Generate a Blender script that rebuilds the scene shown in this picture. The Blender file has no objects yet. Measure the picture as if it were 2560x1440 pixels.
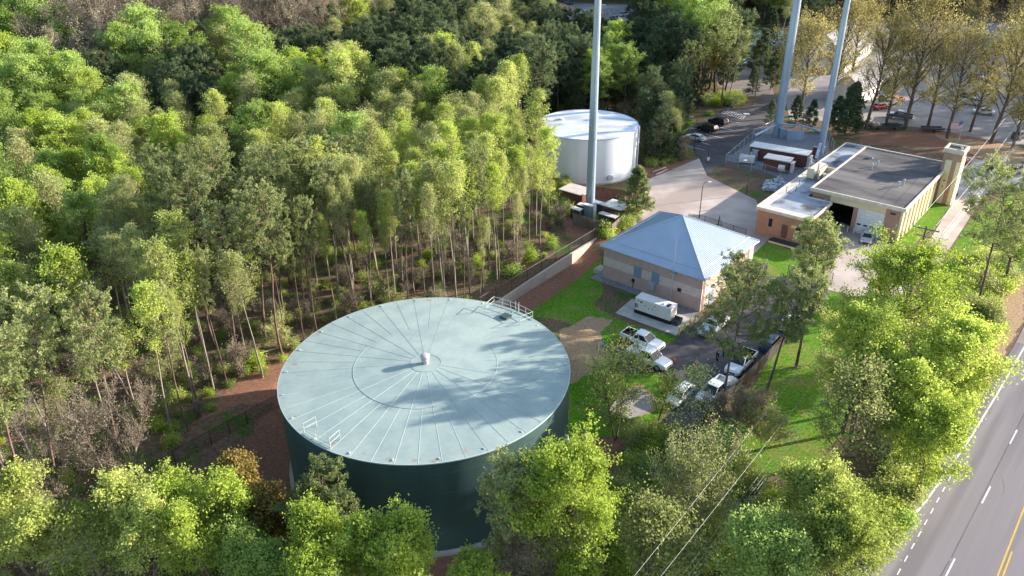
import bpy, math, random
import numpy as np
from mathutils import Vector, Matrix

# ------------------------------------------------------------------ scene, camera
sc = bpy.context.scene
COL = sc.collection
CAMZ = 58.448
BX = np.array([0.9999156, -0.0062135, -0.0114081])
BU = np.array([0.0129905, 0.4782716, 0.8781159])
BW = np.array([0.0, 0.8781900, -0.4783119])
FOC = 2000.0

def P(u, v, z=2.0):
    """ground point seen at pixel (u, v) of the 2560x1440 survey photo, on the level z"""
    d = BX*(u-1280)/FOC + BU*(720-v)/FOC + BW
    t = (z-CAMZ)/d[2]
    return Vector((d[0]*t, d[1]*t, z))

def proj(p):
    """vectorised: world (n,3) -> pixel (n,2) and depth"""
    q = np.asarray(p, float) - np.array([0, 0, CAMZ])
    d = q@BW
    d = np.where(np.abs(d) < 1e-6, 1e-6, d)
    return 1280+FOC*(q@BX)/d, 720-FOC*(q@BU)/d, d

cam_d = bpy.data.cameras.new('camera'); cam = bpy.data.objects.new('camera', cam_d); COL.objects.link(cam)
cam.matrix_world = Matrix(((BX[0], BU[0], -BW[0], 0), (BX[1], BU[1], -BW[1], 0), (BX[2], BU[2], -BW[2], CAMZ), (0, 0, 0, 1)))
cam_d.sensor_width = 36; cam_d.lens = 36*FOC/2560; cam_d.clip_end = 6000; cam_d.clip_start = .5
sc.camera = cam
sc.view_settings.view_transform = 'Standard'; sc.view_settings.look = 'None'
sc.view_settings.exposure = 1.45; sc.view_settings.gamma = 1
sc.cycles.max_bounces = 8; sc.cycles.diffuse_bounces = 4; sc.cycles.transparent_max_bounces = 12
sc.cycles.glossy_bounces = 2; sc.cycles.transmission_bounces = 3

SUN_AZ, SUN_EL = 14.7, 15.6        # azimuth counted from +X towards +Y
w = bpy.data.worlds.new('World'); sc.world = w; w.use_nodes = True
nt = w.node_tree; bg = nt.nodes['Background']
sky = nt.nodes.new('ShaderNodeTexSky'); sky.sky_type = 'NISHITA'; sky.sun_disc = False
sky.sun_elevation = math.radians(SUN_EL); sky.sun_rotation = math.radians(90-SUN_AZ)
nt.links.new(sky.outputs[0], bg.inputs[0]); bg.inputs[1].default_value = 0.15
sd = bpy.data.lights.new('sun', 'SUN'); sun = bpy.data.objects.new('sun', sd); COL.objects.link(sun)
sd.energy = 5.0; sd.angle = math.radians(.55); sd.color = (1.0, .90, .78)
dv = Vector((math.cos(math.radians(SUN_EL))*math.cos(math.radians(SUN_AZ)), math.cos(math.radians(SUN_EL))*math.sin(math.radians(SUN_AZ)), math.sin(math.radians(SUN_EL))))
sun.rotation_euler = dv.to_track_quat('Z', 'Y').to_euler(); sun.location = dv*200

# ------------------------------------------------------------------ materials
def newmat(name):
    m = bpy.data.materials.new(name); m.use_nodes = True
    b = m.node_tree.nodes['Principled BSDF']; return m, m.node_tree, b
def N(nt, t, **k):
    n = nt.nodes.new(t)
    for a, b in k.items(): setattr(n, a, b)
    return n
def mat(name, c, rough=.7, c2=None, scale=1.0, metal=0, bump=0, bscale=None, detail=6, spec=.3, mix=(.35, .65), stretch=None, c3=None, s3=.15, rot=0):
    """colour c varying to c2 with a noise of the given scale (1/m), c3 in large patches, optional bump"""
    m, nt, b = newmat(name)
    b.inputs['Roughness'].default_value = rough; b.inputs['Metallic'].default_value = metal
    b.inputs['Specular IOR Level'].default_value = spec
    b.inputs['Base Color'].default_value = (*c, 1)
    if c2 or bump:
        tc = N(nt, 'ShaderNodeTexCoord'); src = tc.outputs['Object']
        if stretch:
            mp = N(nt, 'ShaderNodeMapping'); mp.inputs['Scale'].default_value = stretch; m0 = N(nt, 'ShaderNodeMapping'); m0.inputs['Rotation'].default_value = (0, 0, rot)
            nt.links.new(src, m0.inputs[0]); nt.links.new(m0.outputs[0], mp.inputs[0]); src = mp.outputs[0]
    if c2:
        no = N(nt, 'ShaderNodeTexNoise'); no.inputs['Scale'].default_value = scale; no.inputs['Detail'].default_value = detail
        nt.links.new(src, no.inputs['Vector'])
        cr = N(nt, 'ShaderNodeValToRGB'); e = cr.color_ramp.elements
        e[0].position, e[0].color = mix[0], (*c, 1); e[1].position, e[1].color = mix[1], (*c2, 1)
        nt.links.new(no.outputs['Fac'], cr.inputs[0]); out = cr.outputs[0]
        if c3:
            n3 = N(nt, 'ShaderNodeTexNoise'); n3.inputs['Scale'].default_value = s3; n3.inputs['Detail'].default_value = 4
            nt.links.new(src, n3.inputs['Vector'])
            r3 = N(nt, 'ShaderNodeValToRGB'); r3.color_ramp.elements[0].position = .48; r3.color_ramp.elements[1].position = .62
            mx = N(nt, 'ShaderNodeMix', data_type='RGBA'); mx.inputs['B'].default_value = (*c3, 1)
            nt.links.new(n3.outputs['Fac'], r3.inputs[0]); nt.links.new(r3.outputs[0], mx.inputs['Factor']); nt.links.new(out, mx.inputs['A']); out = mx.outputs['Result']
        nt.links.new(out, b.inputs['Base Color'])
    if bump:
        nb = N(nt, 'ShaderNodeTexNoise'); nb.inputs['Scale'].default_value = bscale or scale*3; nb.inputs['Detail'].default_value = 5
        nt.links.new(src, nb.inputs['Vector'])
        bp = N(nt, 'ShaderNodeBump'); bp.inputs['Strength'].default_value = min(1, bump); bp.inputs['Distance'].default_value = .15*bump
        nt.links.new(nb.outputs['Fac'], bp.inputs['Height']); nt.links.new(bp.outputs[0], b.inputs['Normal'])
    return m
def leafmat(name, a, b_, trans=.4, var=.5):
    """two leaf colours mixed by noise through the crown and per tree"""
    m, nt, b = newmat(name); nt.nodes.remove(b); out = nt.nodes['Material Output']
    tc = N(nt, 'ShaderNodeTexCoord'); oi = N(nt, 'ShaderNodeObjectInfo')
    no = N(nt, 'ShaderNodeTexNoise'); no.inputs['Scale'].default_value = .9; no.inputs['Detail'].default_value = 5; no.inputs['Roughness'].default_value = .75
    nt.links.new(tc.outputs['Object'], no.inputs['Vector'])
    ad = N(nt, 'ShaderNodeMath', operation='MULTIPLY_ADD'); ad.inputs[1].default_value = var; nt.links.new(oi.outputs['Random'], ad.inputs[0])
    sb = N(nt, 'ShaderNodeMath', operation='SUBTRACT'); sb.inputs[1].default_value = var*.5; nt.links.new(no.outputs['Fac'], sb.inputs[0]); nt.links.new(sb.outputs[0], ad.inputs[2])
    cr = N(nt, 'ShaderNodeValToRGB'); e = cr.color_ramp.elements; e[0].position = .25; e[1].position = .75
    e[0].color = (*a, 1); e[1].color = (*b_, 1); nt.links.new(ad.outputs[0], cr.inputs[0])
    d = N(nt, 'ShaderNodeBsdfDiffuse'); t = N(nt, 'ShaderNodeBsdfTranslucent'); mx = N(nt, 'ShaderNodeMixShader'); mx.inputs[0].default_value = trans
    nt.links.new(cr.outputs[0], d.inputs[0]); nt.links.new(cr.outputs[0], t.inputs[0])
    nt.links.new(d.outputs[0], mx.inputs[1]); nt.links.new(t.outputs[0], mx.inputs[2]); nt.links.new(mx.outputs[0], out.inputs[0])
    return m
def meshmat(name, c, cover):
    """open wire netting too fine to model: partly see-through"""
    m, nt, b = newmat(name); out = nt.nodes['Material Output']
    b.inputs['Base Color'].default_value = (*c, 1); b.inputs['Roughness'].default_value = .6
    t = N(nt, 'ShaderNodeBsdfTransparent'); mx = N(nt, 'ShaderNodeMixShader'); mx.inputs[0].default_value = cover
    nt.links.new(t.outputs[0], mx.inputs[1]); nt.links.new(b.outputs[0], mx.inputs[2]); nt.links.new(mx.outputs[0], out.inputs[0]); return m
def brickmat(name, c1, c2, cm, sx=1.0, rough=.85):
    m, nt, b = newmat(name); b.inputs['Roughness'].default_value = rough; b.inputs['Specular IOR Level'].default_value = .15
    tc = N(nt, 'ShaderNodeTexCoord'); mp = N(nt, 'ShaderNodeMapping'); 
    sep = N(nt, 'ShaderNodeSeparateXYZ'); nt.links.new(tc.outputs['Object'], sep.inputs[0])
    ad = N(nt, 'ShaderNodeMath', operation='ADD'); nt.links.new(sep.outputs[0], ad.inputs[0]); nt.links.new(sep.outputs[1], ad.inputs[1])
    cb = N(nt, 'ShaderNodeCombineXYZ'); nt.links.new(ad.outputs[0], cb.inputs[0]); nt.links.new(sep.outputs[2], cb.inputs[1])
    br = N(nt, 'ShaderNodeTexBrick'); br.inputs['Scale'].default_value = sx
    br.inputs['Color1'].default_value = (*c1, 1); br.inputs['Color2'].default_value = (*c2, 1); br.inputs['Mortar'].default_value = (*cm, 1)
    br.inputs['Brick Width'].default_value = .4; br.inputs['Row Height'].default_value = .2; br.inputs['Mortar Size'].default_value = .012
    nt.links.new(cb.outputs[0], br.inputs['Vector'])
    no = N(nt, 'ShaderNodeTexNoise'); no.inputs['Scale'].default_value = .8; no.inputs['Detail'].default_value = 5; nt.links.new(tc.outputs['Object'], no.inputs['Vector'])
    mr = N(nt, 'ShaderNodeMapRange'); mr.inputs['To Min'].default_value = .8; mr.inputs['To Max'].default_value = 1.15; nt.links.new(no.outputs['Fac'], mr.inputs[0])
    mx = N(nt, 'ShaderNodeMix', data_type='RGBA', blend_type='MULTIPLY'); mx.inputs['Factor'].default_value = 1
    nt.links.new(br.outputs['Color'], mx.inputs['A']); nt.links.new(mr.outputs[0], mx.inputs['B']); nt.links.new(mx.outputs['Result'], b.inputs['Base Color']); return m

M = {}
M['bark'] = mat('bark', (.085, .062, .05), .95, (.17, .13, .105), 2.5, spec=.1, stretch=(1, 1, .25))
M['bark_pale'] = mat('bark_pale', (.17, .145, .12), .95, (.34, .29, .24), 1.5, spec=.1, stretch=(1, 1, .3))
M['bark_pine'] = mat('bark_pine', (.085, .055, .05), .95, (.2, .135, .115), 2.2, spec=.1, stretch=(1, 1, .3))
M['twig'] = mat('twig', (.2, .16, .13), .95, (.34, .28, .22), 1.2, spec=.1)
M['leaf_bright'] = leafmat('leaf_bright', (.30, .40, .06), (.53, .63, .14), 0.52)
M['leaf_green'] = leafmat('leaf_green', (.24, .34, .075), (.44, .57, .17), 0.52)
M['leaf_yellow'] = leafmat('leaf_yellow', (.31, .38, .085), (.56, .62, .19), 0.52)
M['leaf_olive'] = leafmat('leaf_olive', (.29, .33, .11), (.50, .53, .21), 0.5)
M['leaf_gold'] = leafmat('leaf_gold', (.33, .29, .10), (.56, .50, .19), .5)
M['leaf_brown'] = leafmat('leaf_brown', (0.192, 0.156, 0.048), (0.336, 0.252, 0.084), 0.4)
M['needle'] = leafmat('needle', (.14, .18, .07), (.36, .40, .17), 0.45)
M['needle_dark'] = leafmat('needle_dark', (.055, .09, .05), (.19, .235, .11), 0.35)
M['bud_dark'] = leafmat('bud_dark', (.16, .135, .10), (.30, .26, .18), .3)
M['bud'] = leafmat('bud', (0.272, 0.221, 0.162), (0.425, 0.365, 0.255), 0.3)
M['tank_side_shade'] = mat('tank_side_shade', (.042, .08, .078), .6, (.055, .10, .095), .5, bump=.05, bscale=.7, stretch=(1, 1, .2))  # wall's shade put into the base colour; its own paint is pale green
M['galv'] = mat('galv', (.28, .36, .46), .38, (.40, .49, .6), .6, metal=.35, stretch=(1, 1, .15))
M['galv_light'] = mat('galv_light', (.45, .5, .55), .4, metal=.4)
M['white_side'] = mat('white_side', (.62, .66, .72), .35, (.72, .75, .78), .4, spec=.5, stretch=(1, 1, .12))
M['white_roof'] = mat('white_roof', (.60, .68, .82), .5, (.74, .78, .86), .5, spec=.5, mix=(.3, .6), stretch=(.35, 1, 1), c3=(.42, .42, .48), s3=.35)
M['concrete'] = mat('concrete', (.40, .37, .34), .9, (.52, .49, .45), .7, bump=.06, bscale=9, spec=.15)
M['concrete_tan'] = mat('concrete_tan', (.44, .36, .31), .9, (.54, .46, .41), .35, bump=.06, bscale=6, spec=.12, c3=(.37, .30, .265), s3=.09)
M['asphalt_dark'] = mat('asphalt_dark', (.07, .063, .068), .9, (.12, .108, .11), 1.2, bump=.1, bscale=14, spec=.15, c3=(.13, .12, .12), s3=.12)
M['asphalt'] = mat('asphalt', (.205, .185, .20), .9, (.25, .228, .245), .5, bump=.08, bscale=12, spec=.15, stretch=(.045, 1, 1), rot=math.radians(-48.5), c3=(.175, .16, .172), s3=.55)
M['asphalt_worn'] = mat('asphalt_worn', (.17, .15, .145), .9, (.25, .215, .2), .5, bump=.08, bscale=10, spec=.15, c3=(.3, .25, .22), s3=.12)
M['lot'] = mat('lot', (.25, .225, .22), .9, (.33, .3, .29), .3, spec=.15, c3=(.4, .35, .32), s3=.08)
M['gravel'] = mat('gravel', (.12, .12, .135), .95, (.34, .33, .35), 9, bump=.6, bscale=9, spec=.1, detail=3, mix=(.42, .58))
M['paint_white'] = mat('paint_white', (.74, .74, .74), .7, (.6, .6, .6), 3)
M['paint_yellow'] = mat('paint_yellow', (.75, .42, .03), .7, (.6, .33, .03), 3)
M['yellow'] = mat('yellow', (.72, .48, .02), .5)
M['red_cone'] = mat('red_cone', (.75, .07, .05), .6)
M['tire'] = mat('tire', (.02, .02, .02), .85)
M['rim'] = mat('rim', (.45, .45, .46), .35, metal=.7)
M['glass'] = mat('glass', (.012, .016, .022), .12, spec=.55)
M['black'] = mat('black', (.015, .015, .017), .5)
M['dark_metal'] = mat('dark_metal', (.05, .052, .055), .6)
M['head_lamp'] = mat('head_lamp', (.7, .7, .72), .2, spec=.8)
M['tail_lamp'] = mat('tail_lamp', (.45, .02, .015), .3)
M['shelter_white'] = mat('shelter_white', (.66, .64, .60), .6, (.74, .72, .68), .8)
M['louver'] = mat('louver', (.20, .27, .36), .5)
M['fence_black'] = mat('fence_black', (.012, .012, .013), .5)
M['net_black'] = meshmat('net_black', (.015, .015, .015), .22)
M['net_galv'] = meshmat('net_galv', (.3, .33, .38), .16)
M['screen_brown'] = meshmat('screen_brown', (.05, .04, .038), .8)
M['wood'] = mat('wood', (.13, .10, .085), .9, (.22, .18, .15), 3, stretch=(1, 1, .1))
M['wood_dark'] = mat('wood_dark', (.11, .055, .045), .9, (.17, .095, .08), 3, stretch=(1, 1, .1))
M['cable'] = mat('cable', (.36, .36, .36), .5)
M['block_tan'] = brickmat('block_tan', (.48, .35, .31), (.44, .32, .28), (.40, .31, .28))
M['block_pale'] = brickmat('block_pale', (.64, .54, .50), (.54, .44, .39), (.48, .4, .36))
M['brick_red'] = brickmat('brick_red', (.155, .055, .04), (.12, .045, .035), (.2, .13, .11))
M['brick_orange'] = brickmat('brick_orange', (.42, .21, .13), (.36, .175, .11), (.42, .3, .23))
M['brick_tan'] = brickmat('brick_tan', (.40, .25, .18), (.35, .215, .16), (.38, .27, .21))
M['stucco'] = mat('stucco', (.62, .52, .33), .9, (.70, .60, .41), .8, spec=.1)
M['trim'] = mat('trim', (.52, .46, .37), .8, (.64, .58, .48), 1.5, spec=.2)
M['roof_dark'] = mat('roof_dark', (.062, .058, .062), .85, (.12, .11, .112), .45, spec=.2, stretch=(.3, 1, 1), c3=(.175, .16, .155), s3=.16)
M['roof_membrane'] = mat('roof_membrane', (.22, .25, .30), .6, (.36, .39, .43), .35, spec=.35, c3=(.06, .06, .07), s3=.22)
M['roof_light'] = mat('roof_light', (.52, .46, .42), .7, (.60, .54, .5), .8)
M['standing_seam'] = mat('standing_seam', (.38, .45, .56), .5, (.42, .49, .59), .4, metal=.0, spec=.3)
M['stone'] = mat('stone', (.3, .31, .35), .9, (.55, .56, .6), 1.3, detail=3)
M['hydrant_blue'] = mat('hydrant_blue', (.03, .25, .6), .4)
M['green_box'] = mat('green_box', (.04, .055, .045), .6)
M['log'] = mat('log', (.38, .30, .25), .9, (.5, .42, .36), 2)
M['skin'] = mat('skin', (.45, .28, .2), .6)
M['cloth_dark'] = mat('cloth_dark', (.02, .022, .03), .9)
M['hair'] = mat('hair', (.03, .02, .015), .8)
M['rust'] = mat('rust', (.30, .20, .15), .8, (.36, .30, .26), 2)
M['vent_paint'] = mat('vent_paint', (.42, .36, .38), .5, (.5, .44, .47), 2)
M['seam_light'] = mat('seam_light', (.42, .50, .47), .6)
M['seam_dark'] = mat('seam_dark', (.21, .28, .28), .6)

def tank_roof_mat():
    m, nt, b = newmat('tank_roof_paint'); b.inputs['Roughness'].default_value = .8; b.inputs['Specular IOR Level'].default_value = .12
    tc = N(nt, 'ShaderNodeTexCoord')
    n1 = N(nt, 'ShaderNodeTexNoise'); n1.inputs['Scale'].default_value = .42; n1.inputs['Detail'].default_value = 1.5
    n2 = N(nt, 'ShaderNodeTexNoise'); n2.inputs['Scale'].default_value = 2.2; n2.inputs['Detail'].default_value = 8
    for n in (n1, n2): nt.links.new(tc.outputs['Object'], n.inputs['Vector'])
    c1 = N(nt, 'ShaderNodeValToRGB'); e = c1.color_ramp.elements; e[0].position = .36; e[1].position = .64
    e[0].color = (.275, .345, .335, 1); e[1].color = (.325, .40, .375, 1); nt.links.new(n1.outputs['Fac'], c1.inputs[0])
    mr = N(nt, 'ShaderNodeMapRange'); mr.inputs['From Min'].default_value = .3; mr.inputs['From Max'].default_value = .7; mr.inputs['To Min'].default_value = .94; mr.inputs['To Max'].default_value = 1.04
    nt.links.new(n2.outputs['Fac'], mr.inputs[0])
    mx = N(nt, 'ShaderNodeMix', data_type='RGBA', blend_type='MULTIPLY'); mx.inputs['Factor'].default_value = 1
    nt.links.new(c1.outputs[0], mx.inputs['A']); nt.links.new(mr.outputs[0], mx.inputs['B']); out = mx.outputs['Result']
    # rust and scuffs in a ring near the rim
    ln = N(nt, 'ShaderNodeVectorMath', operation='LENGTH'); sp = N(nt, 'ShaderNodeMapping'); sp.inputs['Scale'].default_value = (1, 1, 0)
    nt.links.new(tc.outputs['Object'], sp.inputs[0]); nt.links.new(sp.outputs[0], ln.inputs[0])
    rr = N(nt, 'ShaderNodeMapRange'); rr.inputs['From Min'].default_value = 13.3; rr.inputs['From Max'].default_value = 14.2; nt.links.new(ln.outputs['Value'], rr.inputs[0])
    n3 = N(nt, 'ShaderNodeTexNoise'); n3.inputs['Scale'].default_value = .8; n3.inputs['Detail'].default_value = 6; nt.links.new(tc.outputs['Object'], n3.inputs['Vector'])
    c3 = N(nt, 'ShaderNodeValToRGB'); c3.color_ramp.elements[0].position = .62; c3.color_ramp.elements[1].position = .72; nt.links.new(n3.outputs['Fac'], c3.inputs[0])
    ml = N(nt, 'ShaderNodeMath', operation='MULTIPLY'); nt.links.new(rr.outputs[0], ml.inputs[0]); nt.links.new(c3.outputs[0], ml.inputs[1])
    m3 = N(nt, 'ShaderNodeMix', data_type='RGBA'); m3.inputs['B'].default_value = (.30, .25, .2, 1); nt.links.new(ml.outputs[0], m3.inputs['Factor']); nt.links.new(out, m3.inputs['A'])
    nt.links.new(m3.outputs['Result'], b.inputs['Base Color']); return m
M['tank_roof'] = tank_roof_mat()

def ground_mat():
    """lawn, straw, red clay, leaf litter: which one grows where is stored per vertex, noise breaks the edges"""
    m, nt, b = newmat('ground_cover'); b.inputs['Roughness'].default_value = .95; b.inputs['Specular IOR Level'].default_value = .08
    tc = N(nt, 'ShaderNodeTexCoord'); at = N(nt, 'ShaderNodeAttribute', attribute_name='cover')
    sep = N(nt, 'ShaderNodeSeparateColor'); nt.links.new(at.outputs['Color'], sep.inputs[0])
    def noise(s, d=6, r=.6):
        n = N(nt, 'ShaderNodeTexNoise'); n.inputs['Scale'].default_value = s; n.inputs['Detail'].default_value = d; n.inputs['Roughness'].default_value = r
        nt.links.new(tc.outputs['Object'], n.inputs['Vector']); return n.outputs['Fac']
    def ramp(f, cs):
        c = N(nt, 'ShaderNodeValToRGB'); el = c.color_ramp.elements
        while len(el) < len(cs): el.new(.5)
        for k, (p, col) in enumerate(cs): el[k].position = p; el[k].color = (*col, 1)
        nt.links.new(f, c.inputs[0]); return c.outputs[0]
    n_b = noise(.35, 5); n_f = noise(3.0, 8, .75); n_e = noise(.9, 6, .7)
    def mixc(f, a, bb):
        x = N(nt, 'ShaderNodeMix', data_type='RGBA'); nt.links.new(f, x.inputs['Factor']); nt.links.new(a, x.inputs['A']); nt.links.new(bb, x.inputs['B']); return x.outputs['Result']
    def edge(ch, lo=.3, hi=.6):
        # channel + noise -> soft but ragged edge
        a = N(nt, 'ShaderNodeMath', operation='MULTIPLY_ADD'); a.inputs[1].default_value = .7; nt.links.new(n_e, a.inputs[0])
        s = N(nt, 'ShaderNodeMath', operation='SUBTRACT'); nt.links.new(sep.outputs[ch], s.inputs[0]); s.inputs[1].default_value = .35
        nt.links.new(s.outputs[0], a.inputs[2])
        r = N(nt, 'ShaderNodeMapRange'); r.inputs['From Min'].default_value = lo; r.inputs['From Max'].default_value = hi; nt.links.new(a.outputs[0], r.inputs[0]); return r.outputs[0]
    litter = ramp(n_f, [(.3, (.075, .045, .03)), (.5, (.17, .11, .075)), (.72, (.30, .21, .15))])
    weeds = ramp(n_f, [(.3, (.03, .06, .015)), (.7, (.12, .2, .04))])
    lw = ramp(n_b, [(.50, (0, 0, 0)), (.62, (1, 1, 1))])
    base = mixc(lw, litter, weeds)
    lawn1 = ramp(n_f, [(.3, (.035, .075, .008)), (.5, (.10, .225, .018)), (.72, (.20, .37, .035))])
    lawn2 = ramp(n_f, [(.3, (.10, .11, .03)), (.5, (.2, .22, .05)), (.7, (.34, .30, .13))])
    lf = ramp(noise(.2, 7, .75), [(.48, (0, 0, 0)), (.63, (1, 1, 1))]); lawn = mixc(lf, lawn1, lawn2)
    clay = ramp(n_f, [(.3, (.15, .075, .05)), (.55, (.29, .15, .10)), (.75, (.44, .26, .18))])
    straw = ramp(n_f, [(.3, (.22, .14, .08)), (.55, (.42, .29, .18)), (.75, (.58, .44, .29))])
    c = mixc(edge(0), base, lawn); c = mixc(edge(1), c, clay); c = mixc(edge(2), c, straw)
    nt.links.new(c, b.inputs['Base Color'])
    bp = N(nt, 'ShaderNodeBump'); bp.inputs['Strength'].default_value = .8; bp.inputs['Distance'].default_value = .12
    nt.links.new(noise(5, 8, .8), bp.inputs['Height']); nt.links.new(bp.outputs[0], b.inputs['Normal']); return m
M['ground'] = ground_mat()

# ------------------------------------------------------------------ mesh helpers
class MB:
    def __init__(s): s.v = []; s.f = []; s.m = []; s.mats = []
    def mi(s, m):
        if m is None: return 0
        if m not in s.mats: s.mats.append(m)
        return s.mats.index(m)
    def add(s, vs, fs, m=None):
        o = len(s.v); k = s.mi(m); s.v += [tuple(x) for x in vs]; s.f += [tuple(i+o for i in f) for f in fs]; s.m += [k]*len(fs); return s
    def box(s, c, d, rz=0, m=None, tilt=None, ch=0):
        x, y, z = d[0]/2, d[1]/2, d[2]/2
        if ch > 0:   # chamfered upper and vertical edges
            ring = lambda a, b_, zz: [(-a+ch, -b_, zz), (a-ch, -b_, zz), (a, -b_+ch, zz), (a, b_-ch, zz), (a-ch, b_, zz), (-a+ch, b_, zz), (-a, b_-ch, zz), (-a, -b_+ch, zz)]
            vs = ring(x, y, -z)+ring(x, y, z-ch)+ring(x-ch, y-ch, z)
            fs = [tuple(range(7, -1, -1)), tuple(range(16, 24))]+[(k+8*j, (k+1) % 8+8*j, (k+1) % 8+8*j+8, k+8*j+8) for j in (0, 1) for k in range(8)]
        else:
            vs = [(-x, -y, -z), (x, -y, -z), (x, y, -z), (-x, y, -z), (-x, -y, z), (x, -y, z), (x, y, z), (-x, y, z)]
            fs = [(0, 3, 2, 1), (4, 5, 6, 7), (0, 1, 5, 4), (1, 2, 6, 5), (2, 3, 7, 6), (3, 0, 4, 7)]
        R = Matrix.Rotation(rz, 3, 'Z')
        if tilt: R = R @ Matrix.Rotation(tilt[1], 3, tilt[0])
        return s.add([R@Vector(v)+Vector(c) for v in vs], fs, m)
    def tube(s, pts, rs, n=8, m=None, cap=True):
        pts = [Vector(p) for p in pts]
        if not hasattr(rs, '__len__'): rs = [rs]*len(pts)
        vs = []; fs = []
        for i, p in enumerate(pts):
            t = (pts[min(i+1, len(pts)-1)]-pts[max(i-1, 0)]).normalized()
            a = t.cross(Vector((0, 0, 1)) if abs(t.z) < .9 else Vector((1, 0, 0))).normalized(); b = t.cross(a)
            for k in range(n):
                an = 2*math.pi*k/n; vs.append(p+(a*math.cos(an)+b*math.sin(an))*rs[i])
        for i in range(len(pts)-1):
            for k in range(n):
                fs.append((i*n+k, (i+1)*n+k, (i+1)*n+(k+1) % n, i*n+(k+1) % n))
        if cap: fs += [tuple(range(n)), tuple(reversed(range(len(vs)-n, len(vs))))]
        return s.add(vs, fs, m)
    def lathe(s, prof, n=48, c=(0, 0, 0), m=None):
        vs = []; fs = []
        for r, z in prof:
            for k in range(n): a = 2*math.pi*k/n; vs.append((c[0]+r*math.cos(a), c[1]+r*math.sin(a), c[2]+z))
        for i in range(len(prof)-1):
            for k in range(n): fs.append((i*n+k, i*n+(k+1) % n, (i+1)*n+(k+1) % n, (i+1)*n+k))
        return s.add(vs, fs, m)
    def prism(s, poly, z0, z1, m=None):
        n = len(poly); vs = [(p[0], p[1], z0) for p in poly]+[(p[0], p[1], z1) for p in poly]
        return s.add(vs, [tuple(reversed(range(n))), tuple(range(n, 2*n))]+[(k, (k+1) % n, (k+1) % n+n, k+n) for k in range(n)], m)
    def loft(s, rings, m=None):
        n = len(rings[0]); vs = [v for r in rings for v in r]; fs = []
        for i in range(len(rings)-1):
            for k in range(n): fs.append((i*n+k, i*n+(k+1) % n, (i+1)*n+(k+1) % n, (i+1)*n+k))
        fs += [tuple(reversed(range(n))), tuple(range(len(vs)-n, len(vs)))]
        return s.add(vs, fs, m)
    def mesh(s, name, mats=None, smooth=False):
        me = bpy.data.meshes.new(name); me.from_pydata(s.v, [], s.f)
        for m in (mats or s.mats): me.materials.append(m)
        if len(s.mats) > 1 and not mats: me.polygons.foreach_set('material_index', s.m)
        import bmesh
        bm = bmesh.new(); bm.from_mesh(me); bmesh.ops.recalc_face_normals(bm, faces=bm.faces); bm.to_mesh(me); bm.free()
        if smooth: me.polygons.foreach_set('use_smooth', [True]*len(me.polygons))
        me.update(); return me
    def obj(s, name, m=None, parent=None, smooth=False):
        me = s.mesh(name, [M[m]] if isinstance(m, str) else ([m] if m else None), smooth)
        o = bpy.data.objects.new(name, me); COL.objects.link(o)
        if parent: o.parent = parent
        return o
def tag(o, label=None, cat=None, group=None, kind=None):
    for k, v in (('label', label), ('category', cat), ('group', group), ('kind', kind)):
        if v: o[k] = v
    return o
def thing(name, loc=(0, 0, 0), rz=0, label=None, cat=None, group=None):
    o = bpy.data.objects.new(name, None); COL.objects.link(o); o.location = loc; o.rotation_euler = (0, 0, rz); o.empty_display_size = .3
    return tag(o, label, cat, group)
def box(name, c, d, m, parent=None, rz=0, ch=0): return MB().box(c, d, rz, ch=ch).obj(name, m, parent)
def copy_tree(o, loc=None, rz=None, s=None):
    c = o.copy(); COL.objects.link(c)
    for ch in o.children:
        d = ch.copy(); COL.objects.link(d); d.parent = c
        for g in ch.children: e = g.copy(); COL.objects.link(e); e.parent = d
    if loc is not None: c.location = loc
    if rz is not None: c.rotation_euler = (0, 0, rz)
    if s is not None: c.scale = s if hasattr(s, '__len__') else (s, s, s)
    return c
R = math.radians
# ------------------------------------------------------------------ terrain
TC = Vector((-9.129, 69.608, 0)); TR = 15.0; TH = 11.134       # the green tank
WALL = [P(1250, 768, .4), P(1365, 692, .7), P(1482, 613, 1.2)]
def smooth(a, b, x): t = np.clip((x-a)/(b-a), 0, 1); return t*t*(3-2*t)
def inpoly(x, y, poly):
    r = np.zeros(x.shape, bool); n = len(poly)
    for i in range(n):
        x0, y0 = poly[i][:2]; x1, y1 = poly[(i+1) % n][:2]
        if y0 == y1: continue
        r ^= ((y0 > y) != (y1 > y)) & (x < (x1-x0)*(y-y0)/(y1-y0)+x0)
    return r
wa, wb = np.array(WALL[0][:2]), np.array(WALL[2][:2]); wd = (wb-wa)/np.linalg.norm(wb-wa); wn = np.array([wd[1], -wd[0]])  # wn: to the right of the wall
WL = float(np.linalg.norm(wb-wa))
def height(x, y):
    x = np.asarray(x, float); y = np.asarray(y, float)
    dx, dy = x-TC.x, y-TC.y; rr = np.hypot(dx, dy)
    A = 1.5+.5*smooth(-12, 6, x)
    h = A*smooth(17.5, 24, rr)
    # swale at the foot of the retaining wall, forest side kept high
    s = (x-wa[0])*wd[0]+(y-wa[1])*wd[1]; t = (x-wa[0])*wn[0]+(y-wa[1])*wn[1]
    along = smooth(-9, -3, s)*(1-smooth(WL-6, WL+1.5, s))
    h = np.where(t < -.42, h+(1.7-h)*smooth(-6, -1, s)*(1-smooth(WL, WL+4, s))*smooth(-9, -.9, t), h)
    h = np.where(t >= -.42, h*(1-along*(1-smooth(2.2, 8.5, t))*.9), h)
    return h
def hz(x, y): return float(height(np.array([x]), np.array([y]))[0])
def PG(u, v):
    p = P(u, v, 1.5)
    for _ in range(6): p = P(u, v, hz(p.x, p.y))
    return p
def pxpoly(pts, z=2.0): return [P(*p, z) for p in pts]
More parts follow.
